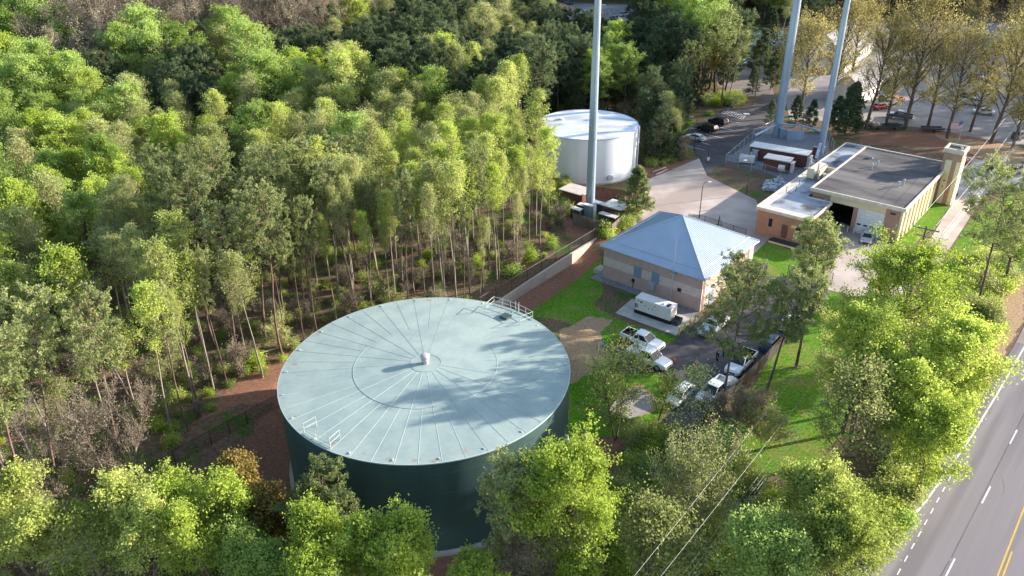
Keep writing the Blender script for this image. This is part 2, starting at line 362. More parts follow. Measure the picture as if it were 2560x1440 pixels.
GRASS = [[(1488, 618), (1505, 650), (1508, 735), (1480, 760), (1545, 800), (1690, 848), (1660, 865), (1560, 850), (1510, 872), (1480, 850), (1420, 805), (1335, 790), (1290, 770), (1440, 700)],
         [(1420, 950), (1520, 880), (1540, 930), (1640, 935), (1690, 960), (1680, 1020), (1620, 1060), (1600, 1090), (1420, 1090)],
         [(1960, 850), (2020, 760), (2060, 720), (2110, 740), (2160, 900), (2120, 1060), (2040, 1160), (1900, 1200), (1840, 1160), (1860, 1000)],
         [(1865, 620), (1900, 590), (1960, 620), (2070, 650), (2040, 700), (1960, 690), (1880, 700)],
         [(2240, 600), (2330, 505), (2370, 520), (2335, 570), (2270, 620)],
         [(2330, 700), (2420, 560), (2520, 470), (2560, 470), (2560, 660), (2480, 740), (2400, 760)],
         [(1640, 280), (1740, 300), (1720, 330), (1690, 380), (1640, 360)]]
CLAY = [[(560, 985), (690, 900), (720, 880), (700, 1005), (600, 1010), (480, 1060)], [(1475, 612), (1505, 640), (1455, 690), (1370, 750), (1300, 790), (1235, 760), (1370, 680)],
        [(2150, 330), (2340, 330), (2500, 345), (2480, 400), (2390, 395), (2330, 370), (2150, 360)],
        [(1640, 395), (1740, 400), (1700, 430), (1650, 450), (1600, 430)],
        [(1350, 450), (1440, 450), (1560, 480), (1560, 520), (1510, 610), (1490, 610), (1420, 590)]]
STRAW = [[(1395, 830), (1470, 790), (1530, 800), (1500, 835), (1510, 872), (1540, 900), (1420, 962), (1400, 900)],
         [(1523, 1025), (1560, 975), (1600, 960), (1655, 1010), (1600, 1045)],
         [(2400, 760), (2480, 740), (2560, 690), (2560, 800), (2500, 900), (2470, 1000), (2380, 1110), (2300, 1220), (2190, 1400), (2130, 1440), (2160, 1300), (2340, 1050), (2440, 900)],
         [(2330, 335), (2560, 370), (2560, 420), (2480, 410)]]
def make_ground():
    fx = np.arange(-75, 95.01, .5); fy = np.arange(28, 190.01, .5)
    def ext(a, hi, r=1.18, st=1.0):
        o = [a]; d = st
        while o[-1] < hi: o.append(o[-1]+d); d *= r
        return np.array(o[1:])
    xs = np.concatenate([-75-(ext(0, 2600))[::-1], fx, 95+ext(0, 2600)])
    ys = np.concatenate([28-(ext(0, 2300))[::-1], fy, 190+ext(0, 3200)])
    X, Y = np.meshgrid(xs, ys); Z = height(X, Y)
    rng = np.random.RandomState(4)
    v = np.stack([X, Y, Z], -1).reshape(-1, 3)
    nx, ny = len(xs), len(ys)
    i = (np.arange(ny-1)[:, None]*nx+np.arange(nx-1)[None]).ravel()
    f = np.stack([i, i+1, i+nx+1, i+nx], -1)
    me = bpy.data.meshes.new('ground'); me.vertices.add(len(v)); me.vertices.foreach_set('co', v.ravel())
    me.loops.add(f.size); me.loops.foreach_set('vertex_index', f.ravel()); me.polygons.add(len(f))
    me.polygons.foreach_set('loop_start', np.arange(0, f.size, 4)); me.polygons.foreach_set('use_smooth', np.ones(len(f), bool)); me.update(calc_edges=True)
    u, vv, d = proj(v); c = np.zeros((len(v), 4)); c[:, 3] = 1
    ok = d > 5
    for ch, polys in enumerate((GRASS, CLAY, STRAW)):
        for p in polys: c[:, ch] = np.maximum(c[:, ch], (inpoly(u, vv, p) & ok)*1.0)
    r2 = np.hypot(v[:, 0]-TC.x, v[:, 1]-TC.y)
    c[:, 1] = np.maximum(c[:, 1], (r2 < 21)*.62*(c[:, 0] < .5)*(c[:, 2] < .5))
    a = me.color_attributes.new('cover', 'FLOAT_COLOR', 'POINT'); a.data.foreach_set('color', c.ravel())
    me.materials.append(M['ground']); o = bpy.data.objects.new('ground', me); COL.objects.link(o); tag(o, kind='structure'); return o
make_ground()
LIFT = [0]
def sheet(name, pts, m, lift=.02, z=2.0, poly=None, kerb=0):
    """paved area: a flat slab following the plateau"""
    pl = poly or pxpoly(pts, z)
    o = MB().prism([(p.x, p.y) for p in pl], z-.3, z+lift).obj(name, m); tag(o, kind='structure'); return o
# ------------------------------------------------------------------ roads and paving
def lift_pts(pts, z): return [(p[0], p[1], z) for p in pts]
def strip(mb, a, b, w_, z, m=None):
    a = Vector((a[0], a[1])); b = Vector((b[0], b[1])); t = (b-a).normalized(); n = Vector((-t.y, t.x))*w_/2
    mb.add([(*(a-n), z), (*(b-n), z), (*(b+n), z), (*(a+n), z)], [(0, 1, 2, 3)], m)
ROAD = [(5, 27), (24.2, 43.6), (30.77, 49.83), (40.46, 58.8), (49.85, 68.49), (57.09, 76.49), (66, 86.5), (90, 115), (130, 165), (210, 275)]
def off(pl, d):
    o = []
    for i, p in enumerate(pl):
        a = Vector(pl[max(i-1, 0)]); b = Vector(pl[min(i+1, len(pl)-1)]); t = (b-a).normalized(); o.append((p[0]+t.y*d, p[1]-t.x*d))
    return o
def ribbon(name, pl, d0, d1, z, m, th=None):
    a, b = off(pl, d0), off(pl, d1); vs = [(*p, z) for p in a]+[(*p, z) for p in b]; n = len(a); mb = MB()
    mb.add(vs, [(i, i+1, n+i+1, n+i) for i in range(n-1)]); return mb
tag(ribbon('highway', ROAD, -1.1, 21, 2.03, None).obj('highway', 'asphalt'), kind='structure')
tag(ribbon('r', ROAD[6:], -1.1, 21, 2.038, None).obj('new_asphalt', 'asphalt_worn'), kind='structure')
mk = MB()
ea, eb = off(ROAD, -.09), off(ROAD, .09)
n_ = 7; mk.add([(*p, 2.036) for p in ea[:n_]]+[(*p, 2.036) for p in eb[:n_]], [(i, i+1, n_+i+1, n_+i) for i in range(n_-1)])
def along(pl, dist):
    for i in range(len(pl)-1):
        a, b = Vector(pl[i]), Vector(pl[i+1]); L = (b-a).length
        if dist <= L: return a+(b-a)*dist/L
        dist -= L
    return Vector(pl[-1])
lane = [(24.5, 34.5), (38.55, 50.2), (46.74, 59.52), (54.34, 68.26), (62, 77), (66.5, 82.3)]
LANE_R = [Vector(lane[1]), Vector(lane[2]), Vector(lane[3])]
for c in ((38.6, 50.3), (46.7, 59.5), (54.3, 68.3), (61.6, 76.9), (30.6, 41.2)):
    t = Vector((.665, .745)); strip(mk, Vector(c)-t*1.55, Vector(c)+t*1.55, .14, 2.036)
for k in range(12):
    f = k/8.0; c = Vector((33.98, 50.05)).lerp(Vector((44.17, 61.82)), f) if k < 9 else None
    if c is None: continue
    t = Vector((.655, .756)); strip(mk, c-t*.45, c+t*.45, .11, 2.036)
tag(mk.obj('road_marking_white', 'paint_white'), kind='structure')
mk = MB(); strip(mk, (34, 39.6), (66, 77.1), .13, 2.036); strip(mk, (34.3, 39.3), (45.2, 52.2), .13, 2.0365)
tag(mk.obj('road_marking_yellow', 'paint_yellow'), kind='structure')
mk = MB(); strip(mk, (39.4, 51.6), (66, 81.6), .07, 2.0352); strip(mk, (36, 48.0), (39, 51.2), .07, 2.0352)
for sx in (1.2,):
    strip(mk, (66, 86), (76, 77), .09, 2.0425)
rgc = random.Random(77)
for _ in range(10):                                        # cracks in the asphalt
    d0 = rgc.uniform(0, 46); off_r = rgc.uniform(1.0, 17); p = along(ROAD[1:], d0)+Vector((.745, -.665))*off_r; an = rgc.choice((.84, 2.41))+rgc.uniform(-.25, .25)
    for q in range(rgc.randint(3, 9)):
        an += rgc.uniform(-.35, .35); p2 = p+Vector((math.cos(an), math.sin(an)))*rgc.uniform(.25, .7); strip(mk, p, p2, rgc.uniform(.01, .025), 2.0402+.0001*q); p = p2
tag(mk.obj('road_seam', 'asphalt_dark'), kind='structure')
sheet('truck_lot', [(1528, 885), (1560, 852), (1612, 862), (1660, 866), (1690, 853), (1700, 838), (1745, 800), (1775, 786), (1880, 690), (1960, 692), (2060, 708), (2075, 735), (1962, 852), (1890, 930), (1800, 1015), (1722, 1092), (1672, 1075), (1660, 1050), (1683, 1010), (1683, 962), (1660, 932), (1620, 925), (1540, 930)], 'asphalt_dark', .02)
sheet('court', [(1612, 452), (1748, 396), (1768, 440), (1890, 500), (1930, 590), (1880, 640), (1700, 620), (1560, 560), (1600, 510)], 'concrete_tan', .02)
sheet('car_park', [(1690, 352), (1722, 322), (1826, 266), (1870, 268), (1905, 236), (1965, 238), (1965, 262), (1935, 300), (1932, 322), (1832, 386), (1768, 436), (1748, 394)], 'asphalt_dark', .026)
sheet('back_lot', [(1795, 215), (1770, 160), (1820, 138), (1905, 130), (1920, 180), (1935, 236), (1898, 240), (1850, 244)], 'asphalt_worn', .022)
sheet('church_lot', [(1960, 238), (1975, 300), (2170, 305), (2330, 322), (2480, 352), (2620, 372), (2700, 300), (2700, 60), (2150, 55), (1960, 150)], 'lot', .018)
sheet('driveway', [(2085, 600), (2100, 555), (2210, 600), (2240, 640), (2300, 640), (2372, 522), (2400, 480), (2330, 425), (2380, 380), (2450, 400), (2640, 425), (2640, 475), (2470, 470), (2440, 520), (2330, 690), (2240, 745), (2130, 740), (2060, 722), (2060, 690)], 'concrete_tan', .024)
sheet('apron', [(2340, 425), (2380, 392), (2440, 404), (2640, 428), (2640, 472), (2500, 462), (2440, 500), (2385, 480)], 'concrete', .032)
# parking bay lines
mk = MB()
for u0, v0, u1, v1 in ((1722, 366, 1762, 376), (1735, 352, 1775, 362), (1762, 335, 1808, 346), (1790, 316, 1832, 326), (1812, 300, 1850, 308), (1838, 286, 1862, 292)):
    strip(mk, P(u0, v0), P(u1, v1), .15, 2.03)
a, b, c, d = P(1804, 283), P(1816, 276), P(1864, 289), P(1856, 298)
for p, q in ((a, b), (b, c), (c, d), (d, a)): strip(mk, p, q, .15, 2.03)
for k in range(1, 9): strip(mk, a.lerp(d, k/9), b.lerp(c, k/9), .15, 2.0305)
p0 = P(1866, 285); mk.add([(p0.x-.6, p0.y-.6, 2.03), (p0.x+.8, p0.y-.6, 2.03), (p0.x+.8, p0.y+.7, 2.03), (p0.x-.6, p0.y+.7, 2.03)], [(0, 1, 2, 3)])
tag(mk.obj('bay_marking', 'paint_white'), kind='structure')
tag(MB().prism([(p.x, p.y) for p in pxpoly([(1523, 1025), (1553, 980), (1598, 968), (1632, 992), (1645, 1008), (1606, 1038), (1575, 1045)])], 1.5, 2.006).obj('dirt_patch', 'lot'), kind='structure')
# ------------------------------------------------------------------ green tank
t = thing('water_tank', TC, 0, 'huge pale green cylindrical water tank with a low cone roof, in the clearing', 'water tank')
NS = 160
MB().lathe([(TR, .3), (TR, TH-.02)], NS).obj('tank_wall', 'tank_side_shade', t, True)
tw = MB()
for z in (2.4, 4.9, 7.4, 9.8): tw.lathe([(TR+.002, z-.015), (TR+.012, z), (TR+.002, z+.015)], NS)
tw.obj('weld_seam', 'tank_side_shade', t)
MB().lathe([(TR-.1, 0), (TR+.42, 0), (TR+.42, .34), (TR-.1, .36)], NS).obj('foundation_ring', 'concrete', t)
APX = .62
MB().lathe([(TR+.07, -.12), (TR+.07, 0), (TR*.5, APX*.55), (1.6, APX*.96), (0.02, APX)], NS, (0, 0, TH)).obj('tank_roof', 'tank_roof', t)
MB().lathe([(TR+.075, -.10), (TR+.10, -.10), (TR+.10, .012), (TR+.02, .016)], NS, (0, 0, TH)).obj('roof_edge', 'seam_light', t)
def rz_roof(r): return TH+(APX*.55*(1-(r-7.5)/7.55) if r > 7.5 else APX*.55+(APX*.41)*(1-(r-1.6)/5.9))
sl, sdk = MB(), MB()
def seam(mb, r0, r1, a, wv=.035, h=.012):
    pts = []
    for r in (r0, (r0+r1)/2 if r0 > 7.5 or r1 < 7.5 else 7.5, r1): pts.append(Vector((r*math.cos(a), r*math.sin(a), rz_roof(r)+h*.3)))
    mb.tube(pts, wv, 4)
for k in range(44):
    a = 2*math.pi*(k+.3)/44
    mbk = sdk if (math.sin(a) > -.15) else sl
    if -.15 < a < .9: continue        # left out on the right side; the next loop adds its own
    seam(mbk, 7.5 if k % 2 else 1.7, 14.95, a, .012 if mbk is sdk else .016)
for k in range(8): seam(sdk, 6.2+.1*k, 14.9, .1+k*.1, .012)
ringp = [Vector((7.5*math.cos(x), 7.5*math.sin(x), TH+APX*.55+.003)) for x in np.linspace(R(150), R(275), 40)]; sdk.tube(ringp, .026, 4)
ringp = [Vector((7.5*math.cos(x), 7.5*math.sin(x), TH+APX*.55+.003)) for x in np.linspace(R(-50), R(25), 30)]; sl.tube(ringp, .02, 4)
ringp = [Vector((1.6*math.cos(x), 1.6*math.sin(x), TH+APX*.96+.003)) for x in np.linspace(0, 2*math.pi, 50)]; sdk.tube(ringp, .022, 4)
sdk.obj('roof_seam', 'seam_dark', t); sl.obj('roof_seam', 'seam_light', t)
ve = MB().lathe([(.30, 0), (.30, .38), (.42, .42), (.42, .5), (.34, .52), (.34, .66)], 24, (0, 0, TH+APX-.03), 1).obj('roof_vent', 'vent_paint', t, True)
MB().lathe([(.36, .64), (.48, .76), (.50, .94), (.43, 1.04), (.2, 1.1), (.01, 1.1)], 24, (0, 0, TH+APX-.03)).obj('vent_cap', 'vent_paint', ve, True)
for k in range(22):
    a = 2*math.pi*(k+.1)/22; MB().box((14.55*math.cos(a), 14.55*math.sin(a), TH+.06), (.26, .12, .08), a).obj('roof_clip', 'seam_light', t)
for a, r, s in ((176, 14.1, .42), (238, 14.2, .4), (94, 14.4, .4), (200, 14.5, .2), (214, 14.3, .18), (150, 14.5, .2)):
    n = 14; rr_ = [(s*(.8+.35*math.sin(3*q+a)), q*2*math.pi/n) for q in range(n)]
    cx, cy = r*math.cos(R(a)), r*math.sin(R(a)); MB().add([(cx+ra*math.cos(q), cy+ra*math.sin(q)*.8, rz_roof(math.hypot(cx+ra*math.cos(q), cy+ra*math.sin(q)*.8))+.004) for ra, q in rr_], [tuple(range(n))]).obj('rust_stain', 'rust', t)
def tank_rail(a0, a1, r, inw, ends=True, n=5):
    mb = MB(); H_ = 1.1; pts = [(r, R(a0+(a1-a0)*k/(n-1))) for k in range(n)]
    w3 = [Vector((q*math.cos(b), q*math.sin(b), TH+.04)) for q, b in pts]
    e0 = Vector(((r-inw)*math.cos(R(a0)), (r-inw)*math.sin(R(a0)), TH+.1)); e1 = Vector(((r-inw)*math.cos(R(a1)), (r-inw)*math.sin(R(a1)), TH+.1))
    allp = [e0]+w3+[e1]
    for p in allp: mb.tube([p, p+Vector((0, 0, H_))], .035, 6)
    for h_ in (.55, H_): mb.tube([p+Vector((0, 0, h_)) for p in allp], .028, 6)
    mb.tube([p+Vector((0, 0, .06)) for p in w3], .05, 4)
    return mb.obj('roof_railing', 'seam_light', t)
tank_rail(62, 39.5, 14.85, 1.9, n=6); tank_rail(-134.5, -120.5, 14.8, 1.35, n=3)
lad = MB()
for s_ in (-.25, .25):
    c0 = Vector((15.12*math.cos(R(50))-s_*math.sin(R(50)), 15.12*math.sin(R(50))+s_*math.cos(R(50)), .4)); lad.tube([c0, c0+Vector((0, 0, TH+.9))], .035, 6)
for k in range(34): 
    z_ = .6+k*.33; lad.tube([(15.12*math.cos(R(50))+.25*math.sin(R(50)), 15.12*math.sin(R(50))-.25*math.cos(R(50)), z_), (15.12*math.cos(R(50))-.25*math.sin(R(50)), 15.12*math.sin(R(50))+.25*math.cos(R(50)), z_)], .02, 4)
lad.obj('ladder', 'seam_light', t)
ht = MB().box((13.0*math.cos(R(50)), 13.0*math.sin(R(50)), TH+.22), (1.0, 1.0, .22), R(50)).box((13.0*math.cos(R(50)), 13.0*math.sin(R(50)), TH+.35), (1.1, 1.1, .05), R(50)); ht.obj('roof_hatch', 'tank_side_shade', t)

# ------------------------------------------------------------------ white tank
C2 = Vector((15.4, 154.7, 2.0)); R2 = 9.95; H2 = 8.95
t = thing('water_tank', C2, 0, 'white cylindrical water tank with a streaked flat roof, behind the grey mast', 'water tank')
MB().lathe([(R2, .15), (R2, H2)], 120).obj('tank_wall', 'white_side', t, True)
MB().lathe([(R2+.12, -.1), (R2+.12, .02), (R2*.5, .35), (.02, .45)], 120, (0, 0, H2)).obj('tank_roof', 'white_roof', t)
MB().lathe([(R2-.1, 0), (R2+.3, 0), (R2+.3, .3), (R2-.1, .3)], 120).obj('foundation_ring', 'concrete', t)
MB().lathe([(.5, 0), (.5, .3), (.56, .34), (.02, .4)], 24, (-5, 2.5, H2+.2)).obj('roof_hatch', 'white_side', t)
MB().lathe([(.25, 0), (.25, .35), (.4, .4), (.02, .5)], 20, (1, 1.5, H2+.4)).obj('roof_vent', 'white_side', t)
pp = MB(); a = R(-8)
for s_ in (0, .35): pp.tube([((R2+.25)*math.cos(a+s_*.1), (R2+.25)*math.sin(a+s_*.1), .2), ((R2+.25)*math.cos(a+s_*.1), (R2+.25)*math.sin(a+s_*.1), H2-.1)], .12, 8)
pp.obj('overflow_pipe', 'white_side', t)
a = R(-68); MB().tube([((R2-.1)*math.cos(a), (R2-.1)*math.sin(a), 1.2), ((R2+.35)*math.cos(a), (R2+.35)*math.sin(a), 1.2)], .55, 24).obj('manway', 'galv_light', t)
MB().tube([((R2+.12)*math.cos(x), (R2+.12)*math.sin(x), H2+.05) for x in np.linspace(0, 2*math.pi, 80)], .05, 4).obj('roof_edge', 'galv', t)

# ------------------------------------------------------------------ masts
def mast(u, v, rb, rt, H, label, n=14, dz=0):
    p = P(u, v); t = thing('steel_mast', p, R(10), label, 'mast')
    MB().tube([(0, 0, 0), (0, 0, H*.5), (0, 0, H*.5), (0, 0, H)], [rb, (rb+rt)/2, (rb+rt)/2-.03, rt], n).obj('shaft', 'galv', t)
    MB().lathe([(rb+.35, 0), (rb+.35, .14), (rb, .16)], 24).obj('base_flange', 'galv', t)
    for k in range(14): a = 2*math.pi*k/14; MB().tube([((rb+.2)*math.cos(a), (rb+.2)*math.sin(a), .14), ((rb+.2)*math.cos(a), (rb+.2)*math.sin(a), .34)], .05, 6).obj('anchor_bolt', 'dark_metal', t)
    a = R(-100)
    for k in range(int(H/.6)):
        z_ = 3+k*.6
        if z_ > H-.5: break
        r_ = rb+(rt-rb)*z_/H; MB().tube([(r_*math.cos(a), r_*math.sin(a), z_), ((r_+.16)*math.cos(a), (r_+.16)*math.sin(a), z_)], .018, 4).obj('climbing_peg', 'galv_light', t)
    MB().box((rb*.9, -rb*.55, 1.3), (.5, .35, .7)).obj('port_cover', 'galv_light', t)
    for a in (R(-75), R(120)): 
        for z_ in (6, 13): MB().box(((rb-.1*z_/10)*math.cos(a), (rb-.1*z_/10)*math.sin(a), z_), (.1, .3, .6), a).obj('hand_hole', 'galv', t)
    return t
mast(1475, 520, .82, .42, 55, 'tall grey steel mast standing in front of the white tank')
mast(1942, 338, .93, .78, 56, 'thick grey steel mast behind the long brick shelter, left of two')
mast(2050, 385, .68, .5, 52, 'thinner grey steel mast beside the flat roofed station, right of two')

# ------------------------------------------------------------------ pump house
e1a = R(-41.3); e2a = R(49.2)
N0 = P(1749, 780, 2); PL = 16.4; PWd = 15.4
e1 = Vector((math.cos(e1a), math.sin(e1a))); e2 = Vector((math.cos(e2a), math.sin(e2a)))
# local frame: origin at left-front corner, +x towards the near corner, +y away
o2 = Vector((N0.x, N0.y))-e1*PL
t = thing('pump_house', (o2.x, o2.y, 2.0), e1a, 'square tan block building with a blue grey metal pyramid roof', 'building')
WH = 5.2
def wallbox(mb, x0, y0, x1, y1, z0, z1): mb.box(((x0+x1)/2, (y0+y1)/2, (z0+z1)/2), (abs(x1-x0), abs(y1-y0), z1-z0)); return mb
for z0, z1, m, e in ((-1.2, 2.1, 'block_tan', 0), (2.1, 3.45, 'block_pale', .003), (3.45, WH, 'block_tan', 0)):
    wallbox(MB(), 0-e, 0-e, PL+e, PWd+e, z0, z1).obj('wall_band' if m == 'block_pale' else 'wall', m, t)
ov = .45; cx, cy = PL/2, PWd/2; AP = WH+4.55
cs = [(-ov, -ov), (PL+ov, -ov), (PL+ov, PWd+ov), (-ov, PWd+ov)]
rf = MB().add([(x, y, WH+.12) for x, y in cs]+[(cx, cy, AP)]+[(x, y, WH-.06) for x, y in cs], [(0, 1, 4), (1, 2, 4), (2, 3, 4), (3, 0, 4), (0, 5, 6, 1), (1, 6, 7, 2), (2, 7, 8, 3), (3, 8, 5, 0), (8, 7, 6, 5)]).obj('roof', 'standing_seam', t)
rb = MB()
def slope_pt(x, y, dz=.03):
    d = min((x+ov)/(cx+ov), (PL+ov-x)/(cx+ov), (y+ov)/(cy+ov), (PWd+ov-y)/(cy+ov)); return Vector((x, y, WH+.12+(AP-WH-.12)*d+dz))
k = .4
for i in range(1, 43):
    x = -ov+i*(PL+2*ov)/43; d = min((x+ov)/(cx+ov), (PL+ov-x)/(cx+ov)); ye = -ov+d*(cy+ov)
    rb.tube([slope_pt(x, -ov+.01), slope_pt(x, ye)], .028, 4); rb.tube([slope_pt(x, PWd+ov-.01), slope_pt(x, PWd+ov-(ye+ov))], .028, 4)
for i in range(1, 41):
    y = -ov+i*(PWd+2*ov)/41; d = min((y+ov)/(cy+ov), (PWd+ov-y)/(cy+ov)); xe = -ov+d*(cx+ov)
    rb.tube([slope_pt(-ov+.01, y), slope_pt(xe, y)], .028, 4); rb.tube([slope_pt(PL+ov-.01, y), slope_pt(PL+ov-(xe+ov), y)], .028, 4)
rb.obj('standing_rib', 'standing_seam', rf)
hp = MB()
for x, y in cs: hp.tube([Vector((x, y, WH+.16)), Vector((cx, cy, AP+.05))], .09, 6)
for d in (1.1,):
    q = [slope_pt(-ov+d, -ov+d, .1), slope_pt(PL+ov-d, -ov+d, .1), slope_pt(PL+ov-d, PWd+ov-d, .1), slope_pt(-ov+d, PWd+ov-d, .1)]
    for i in range(4): hp.tube([q[i], q[(i+1) % 4]], .035, 4)
hp.obj('ridge_cap', 'galv_light', rf)
gt = MB()
for i in range(4): gt.tube([Vector((*cs[i], WH+.03)), Vector((*cs[(i+1) % 4], WH+.03))], .085, 6)
gt.obj('gutter', 'standing_seam', t)
for x in (6.0, 9.0):
    lv = MB().box((x, -.03, 2.85), (1.25, .08, 1.75)); 
    for k in range(8): lv.box((x, -.08, 2.1+k*.21), (1.15, .04, .05))
    lv.obj('louver', 'louver', t)
MB().box((8.6, -.16, 1.45), (.95, .3, 1.25), ch=.03).box((8.6, -.32, 1.45), (.75, .03, 1.05)).obj('electric_box', 'galv_light', t)
MB().box((5.4, -.12, 1.25), (.4, .22, .5), ch=.02).tube([(5.4, -.1, 1.0), (5.4, -.1, 0)], .04, 6).obj('junction_box', 'black', t)
MB().box((13.0, -.1, 2.35), (.55, .2, .45), ch=.02).obj('vent_hood', 'black', t)
MB().tube([(12.0, -.5, 0), (12.0, -.5, WH+.3)], .05, 6).tube([(12.0, -.5, WH-.4), (12.0, -.5, WH+5.0)], .035, 6).box((12.0, -.3, WH-.45), (.8, .5, .06)).obj('antenna', 'galv_light', t)
# east wall: personnel door, roll-up door, wall lamps, downpipes
dr = MB().box((PL+.03, 9.3, 1.35), (.08, 1.6, 2.7)).obj('door', 'louver', t); MB().box((PL+.09, 8.75, 1.25), (.05, .12, .12)).obj('handle', 'rim', dr)
dr = MB().box((PL+.03, 2.9, 1.1), (.08, 1.1, 2.2)).obj('door', 'louver', t); MB().box((PL+.09, 2.5, 1.1), (.05, .12, .12)).obj('handle', 'rim', dr)
for y in (3.0, 9.2, 12.6): MB().box((PL+.18, y, 3.1 if y != 9.2 else 3.9), (.34, .3, .24), ch=.03).obj('wall_lamp', 'dark_metal', t)
for y in (.5, 13.6): MB().tube([(PL+.1, y, 0), (PL+.1, y, WH-.1)], .06, 6).obj('downpipe', 'galv_light', t)
def loc2w(x, y, z=0): q = o2+e1*x+e2*y; return Vector((q.x, q.y, 2+z))
def quadsheet(name, x0, y0, x1, y1, m, lift): 
    pl = [loc2w(x0, y0), loc2w(x1, y0), loc2w(x1, y1), loc2w(x0, y1)]
    o = MB().prism([(p.x, p.y) for p in pl], .8, 2+lift).obj(name, m); return tag(o, kind='structure')
quadsheet('gravel_strip', -1.3, -1.5, PL+.0, 0.0, 'gravel', .03)
quadsheet('gravel_bed', 10.0, -4.2, PL+1.0, -1.5, 'gravel', .026)
quadsheet('gravel_strip', -1.3, 0, 0, 5.5, 'gravel', .03)
quadsheet('concrete_step', -2.6, 1.2, -1.3, 3.0, 'concrete', .05)

# generator on its pad
pad = [P(1539, 783), P(1580, 748), P(1668, 775), P(1735, 801), P(1690, 840), P(1615, 812)]
t = thing('concrete_pad', (pad[0].x, pad[0].y, 2), 0, 'pale concrete slab under the white generator', 'slab')
MB().prism([(p.x-pad[0].x, p.y-pad[0].y) for p in pad], -.5, .1).obj('slab', 'concrete', t)
g0, g1 = P(1585, 781, 2.1), P(1674, 812, 2.1); ga = math.atan2(g1.y-g0.y, g1.x-g0.x); GL = (g1-g0).length
t = thing('generator', g0, ga, 'white enclosed generator on a black base frame, beside the pump house', 'generator')
MB().box((GL/2, .95, .28), (GL+.06, 1.9, .56), ch=.03).obj('base_frame', 'black', t)
bd = MB().box((GL/2, .95, 1.5), (GL, 1.84, 1.9), ch=.05).obj('enclosure', 'shelter_white', t)
MB().box((GL+.55, .95, .35), (1.0, 1.5, .7)).box((GL+.55, .95, .9), (.7, .1, .5)).obj('fuel_rack', 'dark_metal', t)
for k in range(4):
    MB().box((.7+k*1.2, -.0, 1.45), (.9, .03, 1.4)).obj('panel_door', 'shelter_white', bd)
lvv = MB()
for k in range(7): lvv.box((.32, -.02, 1.0+k*.09), (.5, .05, .03))
lvv.box((1.0, -.02, 2.0), (.3, .05, .18)); lvv.box((.6, -.02, 2.1), (.2, .04, .1))
for x, z in ((1.6, 1.6), (2.2, 1.35), (2.8, 1.45), (3.1, 2.0)): lvv.box((x, -.02, z), (.14, .05, .14))
lvv.obj('intake_grille', 'black', bd)
MB().box((GL-.7, .7, 2.47), (.5, .9, .05)).box((GL-1.5, .5, 2.5), (.2, .2, .1)).obj('exhaust_grille', 'dark_metal', bd)
for k, (u, v) in enumerate(((1697, 838), (1711, 828), (1724, 817), (1737, 805))):
    lab = ['nearest the pickup with the black bed', 'second from the lawn corner', 'third from the lawn corner', 'nearest the pump house wall'][k]
    tag(MB().lathe([(.12, 0), (.12, 1.12), (.09, 1.2), (.01, 1.24)], 14).obj('bollard', 'yellow'), 'yellow steel bollard on the generator slab edge, '+lab, 'bollard', 'yellow bollards along the slab').location = P(u, v, 2.02)

# ------------------------------------------------------------------ retaining wall and fences
def wall_seg(t, pts, zt, zb, w_, m, name='wall_panel'):
    for i in range(len(pts)-1):
        a, b = pts[i], pts[i+1]; dx, dy = b.x-a.x, b.y-a.y; L = math.hypot(dx, dy)
        mb = MB(); n = Vector((-dy/L, dx/L))*w_/2
        vs = [(a.x-n.x, a.y-n.y, zb[i]), (b.x-n.x, b.y-n.y, zb[i+1]), (b.x+n.x, b.y+n.y, zb[i+1]), (a.x+n.x, a.y+n.y, zb[i]), (a.x-n.x, a.y-n.y, zt[i]), (b.x-n.x, b.y-n.y, zt[i+1]), (b.x+n.x, b.y+n.y, zt[i+1]), (a.x+n.x, a.y+n.y, zt[i])]
        mb.add(vs, [(0, 3, 2, 1), (4, 5, 6, 7), (0, 1, 5, 4), (1, 2, 6, 5), (2, 3, 7, 6), (3, 0, 4, 7)]); mb.obj(name, m, t)
t = thing('retaining_wall', (0, 0, 0), 0, 'low tan concrete retaining wall running from the green tank towards the mast', 'wall')
ws = [Vector((wa[0]+wd[0]*s, wa[1]+wd[1]*s, 0)) for s in np.linspace(-4, WL+1, 9)]
wall_seg(t, ws, [1.5, 1.6, 1.75, 1.9, 2.0, 2.1, 2.15, 2.15, 2.12], [-.3]*9, .35, 'concrete_tan')
def fence(name, pts, H, label, cat='fence', post='fence_black', net='net_black', step=3.0, r=.04, solid=None, toprail=True, side=0):
    t = thing(name, pts[0], 0, label, cat); o0 = Vector(pts[0]); allp = []
    for i in range(len(pts)-1):
        a, b = Vector(pts[i]), Vector(pts[i+1]); n = max(1, round((b-a).length/step))
        for k in range(n): allp.append(a.lerp(b, k/n))
    allp.append(Vector(pts[-1]))
    for p in allp: MB().tube([p-o0-Vector((0, 0, .1)), p-o0+Vector((0, 0, H+.06))], r, 6).obj('post', post, t)
    if toprail:
        MB().tube([p-o0+Vector((0, 0, H)) for p in allp], r*.7, 5).obj('top_rail', post, t)
    nm = MB()
    for a, b in zip(allp, allp[1:]):
        d = (b-a).normalized(); n = Vector((-d.y, d.x, 0))*side
        q = [a-o0+n*.03, b-o0+n*.03]
        if solid: nm.box(((q[0]+q[1])/2+Vector((0, 0, H/2+.03))), ((b-a).length, .02, H-.06), math.atan2(b.y-a.y, b.x-a.x))
        else: nm.add([q[0]+Vector((0, 0, .05)), q[1]+Vector((0, 0, .05)), q[1]+Vector((0, 0, H-.02)), q[0]+Vector((0, 0, H-.02))], [(0, 1, 2, 3)])
    nm.obj('panel' if solid else 'wire_netting', solid or net, t); return t
nrm = Vector((wn[0], wn[1], 0))
